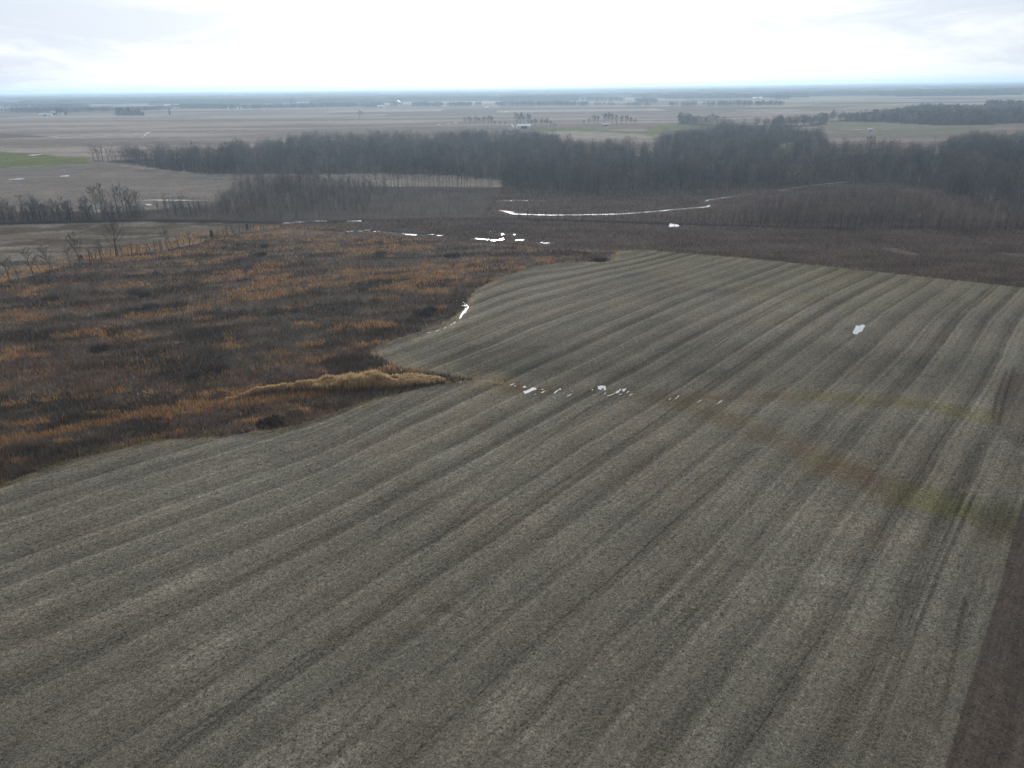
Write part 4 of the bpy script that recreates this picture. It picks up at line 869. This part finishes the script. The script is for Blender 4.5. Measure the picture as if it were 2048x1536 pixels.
# ------------------------------------------------------------------ farm buildings
def flat(name, c, rough=.6, rib=False):
    m, b = mat_new(name); oc = b.n('ShaderNodeTexCoord').outputs['Object']; v = b.rng(b.noise(oc, .8, 4, .6), .3, .7, .85, 1.1)
    if rib:
        wv = b.n('ShaderNodeTexWave'); wv.inputs['Scale'].default_value = 1.4; b.put(wv.inputs[0], oc); v = b.m('MULTIPLY', v, b.rng(wv.outputs['Fac'], 0, 1, .88, 1.05))
    return finish(m, b, b.vm('SCALE', tuple(c), v), rough, .3)
MW = flat('white_siding', (.72, .72, .70), .7); MM = flat('metal_roof', (.42, .46, .50), .4, True); MB = flat('blue_siding', (.16, .27, .38), .6, True); MG = flat('roof_shingle', (.12, .11, .11), .9); MD = flat('dark_opening', (.03, .03, .035), .5); MR = flat('rust_siding', (.32, .20, .14), .8, True)
def box(x0, x1, y0, y1, z0, z1):
    return [(x0, y0, z0), (x1, y0, z0), (x1, y1, z0), (x0, y1, z0), (x0, y0, z1), (x1, y0, z1), (x1, y1, z1), (x0, y1, z1)], [(0, 3, 2, 1), (4, 5, 6, 7), (0, 1, 5, 4), (1, 2, 6, 5), (2, 3, 7, 6), (3, 0, 4, 7)]
def building(px, py, L, Wd, hw, hr, rz, mw, mr, label, cat, name, wins=3, door=2.2, chimney=False):
    x, y = map(float, G(px, py)); o = empty(name, (x, y, 0), rz); tag(o, label, cat)
    a, c = L / 2, Wd / 2
    V = [(-a, -c, -.3), (a, -c, -.3), (a, c, -.3), (-a, c, -.3), (-a, -c, hw), (a, -c, hw), (a, c, hw), (-a, c, hw), (-a, 0, hw + hr), (a, 0, hw + hr)]
    link_poly('wall', V, [(0, 1, 5, 4), (2, 3, 7, 6), (1, 2, 6, 9, 5), (3, 0, 4, 8, 7)], mw, o)
    e = .6; t = .25; k = hr / c; V = []
    for z in (t + .02, .02): V += [(-a - e, -c - e, hw - k * e + z), (a + e, -c - e, hw - k * e + z), (a + e, 0, hw + hr + z), (-a - e, 0, hw + hr + z), (a + e, c + e, hw - k * e + z), (-a - e, c + e, hw - k * e + z)]
    rf_ = link_poly('roof', V, [(0, 1, 2, 3), (3, 2, 4, 5), (7, 6, 9, 8), (8, 9, 11, 10), (0, 6, 7, 1), (4, 10, 11, 5), (1, 7, 8, 2), (2, 8, 10, 4), (0, 3, 9, 6), (3, 5, 11, 9)], mr, o)
    if chimney: link_poly('chimney', *box(-.5, .5, -.5, .5, hw + hr - .8, hw + hr + 1.4), MG, rf_)
    link_poly('door', *box(-door / 2, door / 2, -c - .08, -c - .003, 0, min(hw - .5, 2.2 + door * .3)), MD, o)
    for i in range(wins):
        xx = -a + (i + .5) * L / wins
        if abs(xx) < door / 2 + 1: xx += door / 2 + 1.3
        if xx > a - .8: continue
        link_poly('window', *box(xx - .6, xx + .6, -c - .06, -c - .003, hw * .45, hw * .45 + 1.3), MD, o)
    return o
building(1022, 261, 8, 9, 7, 4.0, rad(80), MW, MM, 'tall white farmhouse with a steep gable left of the long shed', 'farmhouse', 'farmhouse', 3, 1.2, True)
building(1047, 257, 26, 14, 5, 2.6, rad(10), MW, MM, 'long grey metal machine shed with open dark front beside the white farmhouse', 'shed', 'machine_shed', 0, 12)
building(1056, 256, 8, 8, 5, 2.0, rad(10), MW, MM, 'small white shed against the right end of the long machine shed', 'shed', 'storage_shed', 1, 2)
building(1211, 252, 12, 7, 3, 1.6, 0, MR, MM, 'small rusty shed below the right windbreak', 'shed', 'storage_shed', 1, 3)
building(92, 232, 38, 14, 5, 3, rad(5), MW, MM, 'long low pale barn with dark doorway at the far left farm', 'barn', 'barn', 4, 6)
building(109, 230, 16, 12, 8, 4, rad(5), MB, MM, 'blue barn right of the long low pale barn', 'barn', 'barn', 2, 4)
building(122, 231, 15, 10, 8, 4, rad(-10), MW, MG, 'white house before dark trees at the far left farm', 'house', 'farmhouse', 3, 1.4, True)
building(345, 216, 60, 20, 11, 5, 0, MW, MM, 'wide pale building far off in the left fields', 'barn', 'barn', 4, 8)
building(461, 217, 26, 14, 6, 4, 0, MW, MM, 'small white barn far off before the tree belt', 'barn', 'barn', 2, 5)
building(480, 217, 22, 14, 5, 3, .2, MW, MM, 'low white shed right of the small far white barn', 'shed', 'storage_shed', 2, 5)
building(762, 216, 26, 18, 7, 4, 0, MW, MM, 'white roofed farm building by a lone dark tree in the far centre', 'barn', 'barn', 3, 5)
building(796, 210, 24, 22, 12, 9, rad(90), MW, MM, 'white gabled barn furthest off in the far centre', 'barn', 'barn', 2, 6)
building(1275, 203, 36, 16, 6, 3, 0, MW, MM, 'pale farm building before the far block of wood', 'barn', 'barn', 3, 8)
building(1515, 197, 45, 16, 5, 2.5, 0, MW, MM, 'long white building at the end of the far right tree belt', 'barn', 'barn', 5, 10)
building(1738, 262, 9, 6, 2.6, 1.4, .3, MW, MM, 'tiny white shed in the clearing of the right wood', 'shed', 'storage_shed', 1, 1.5)
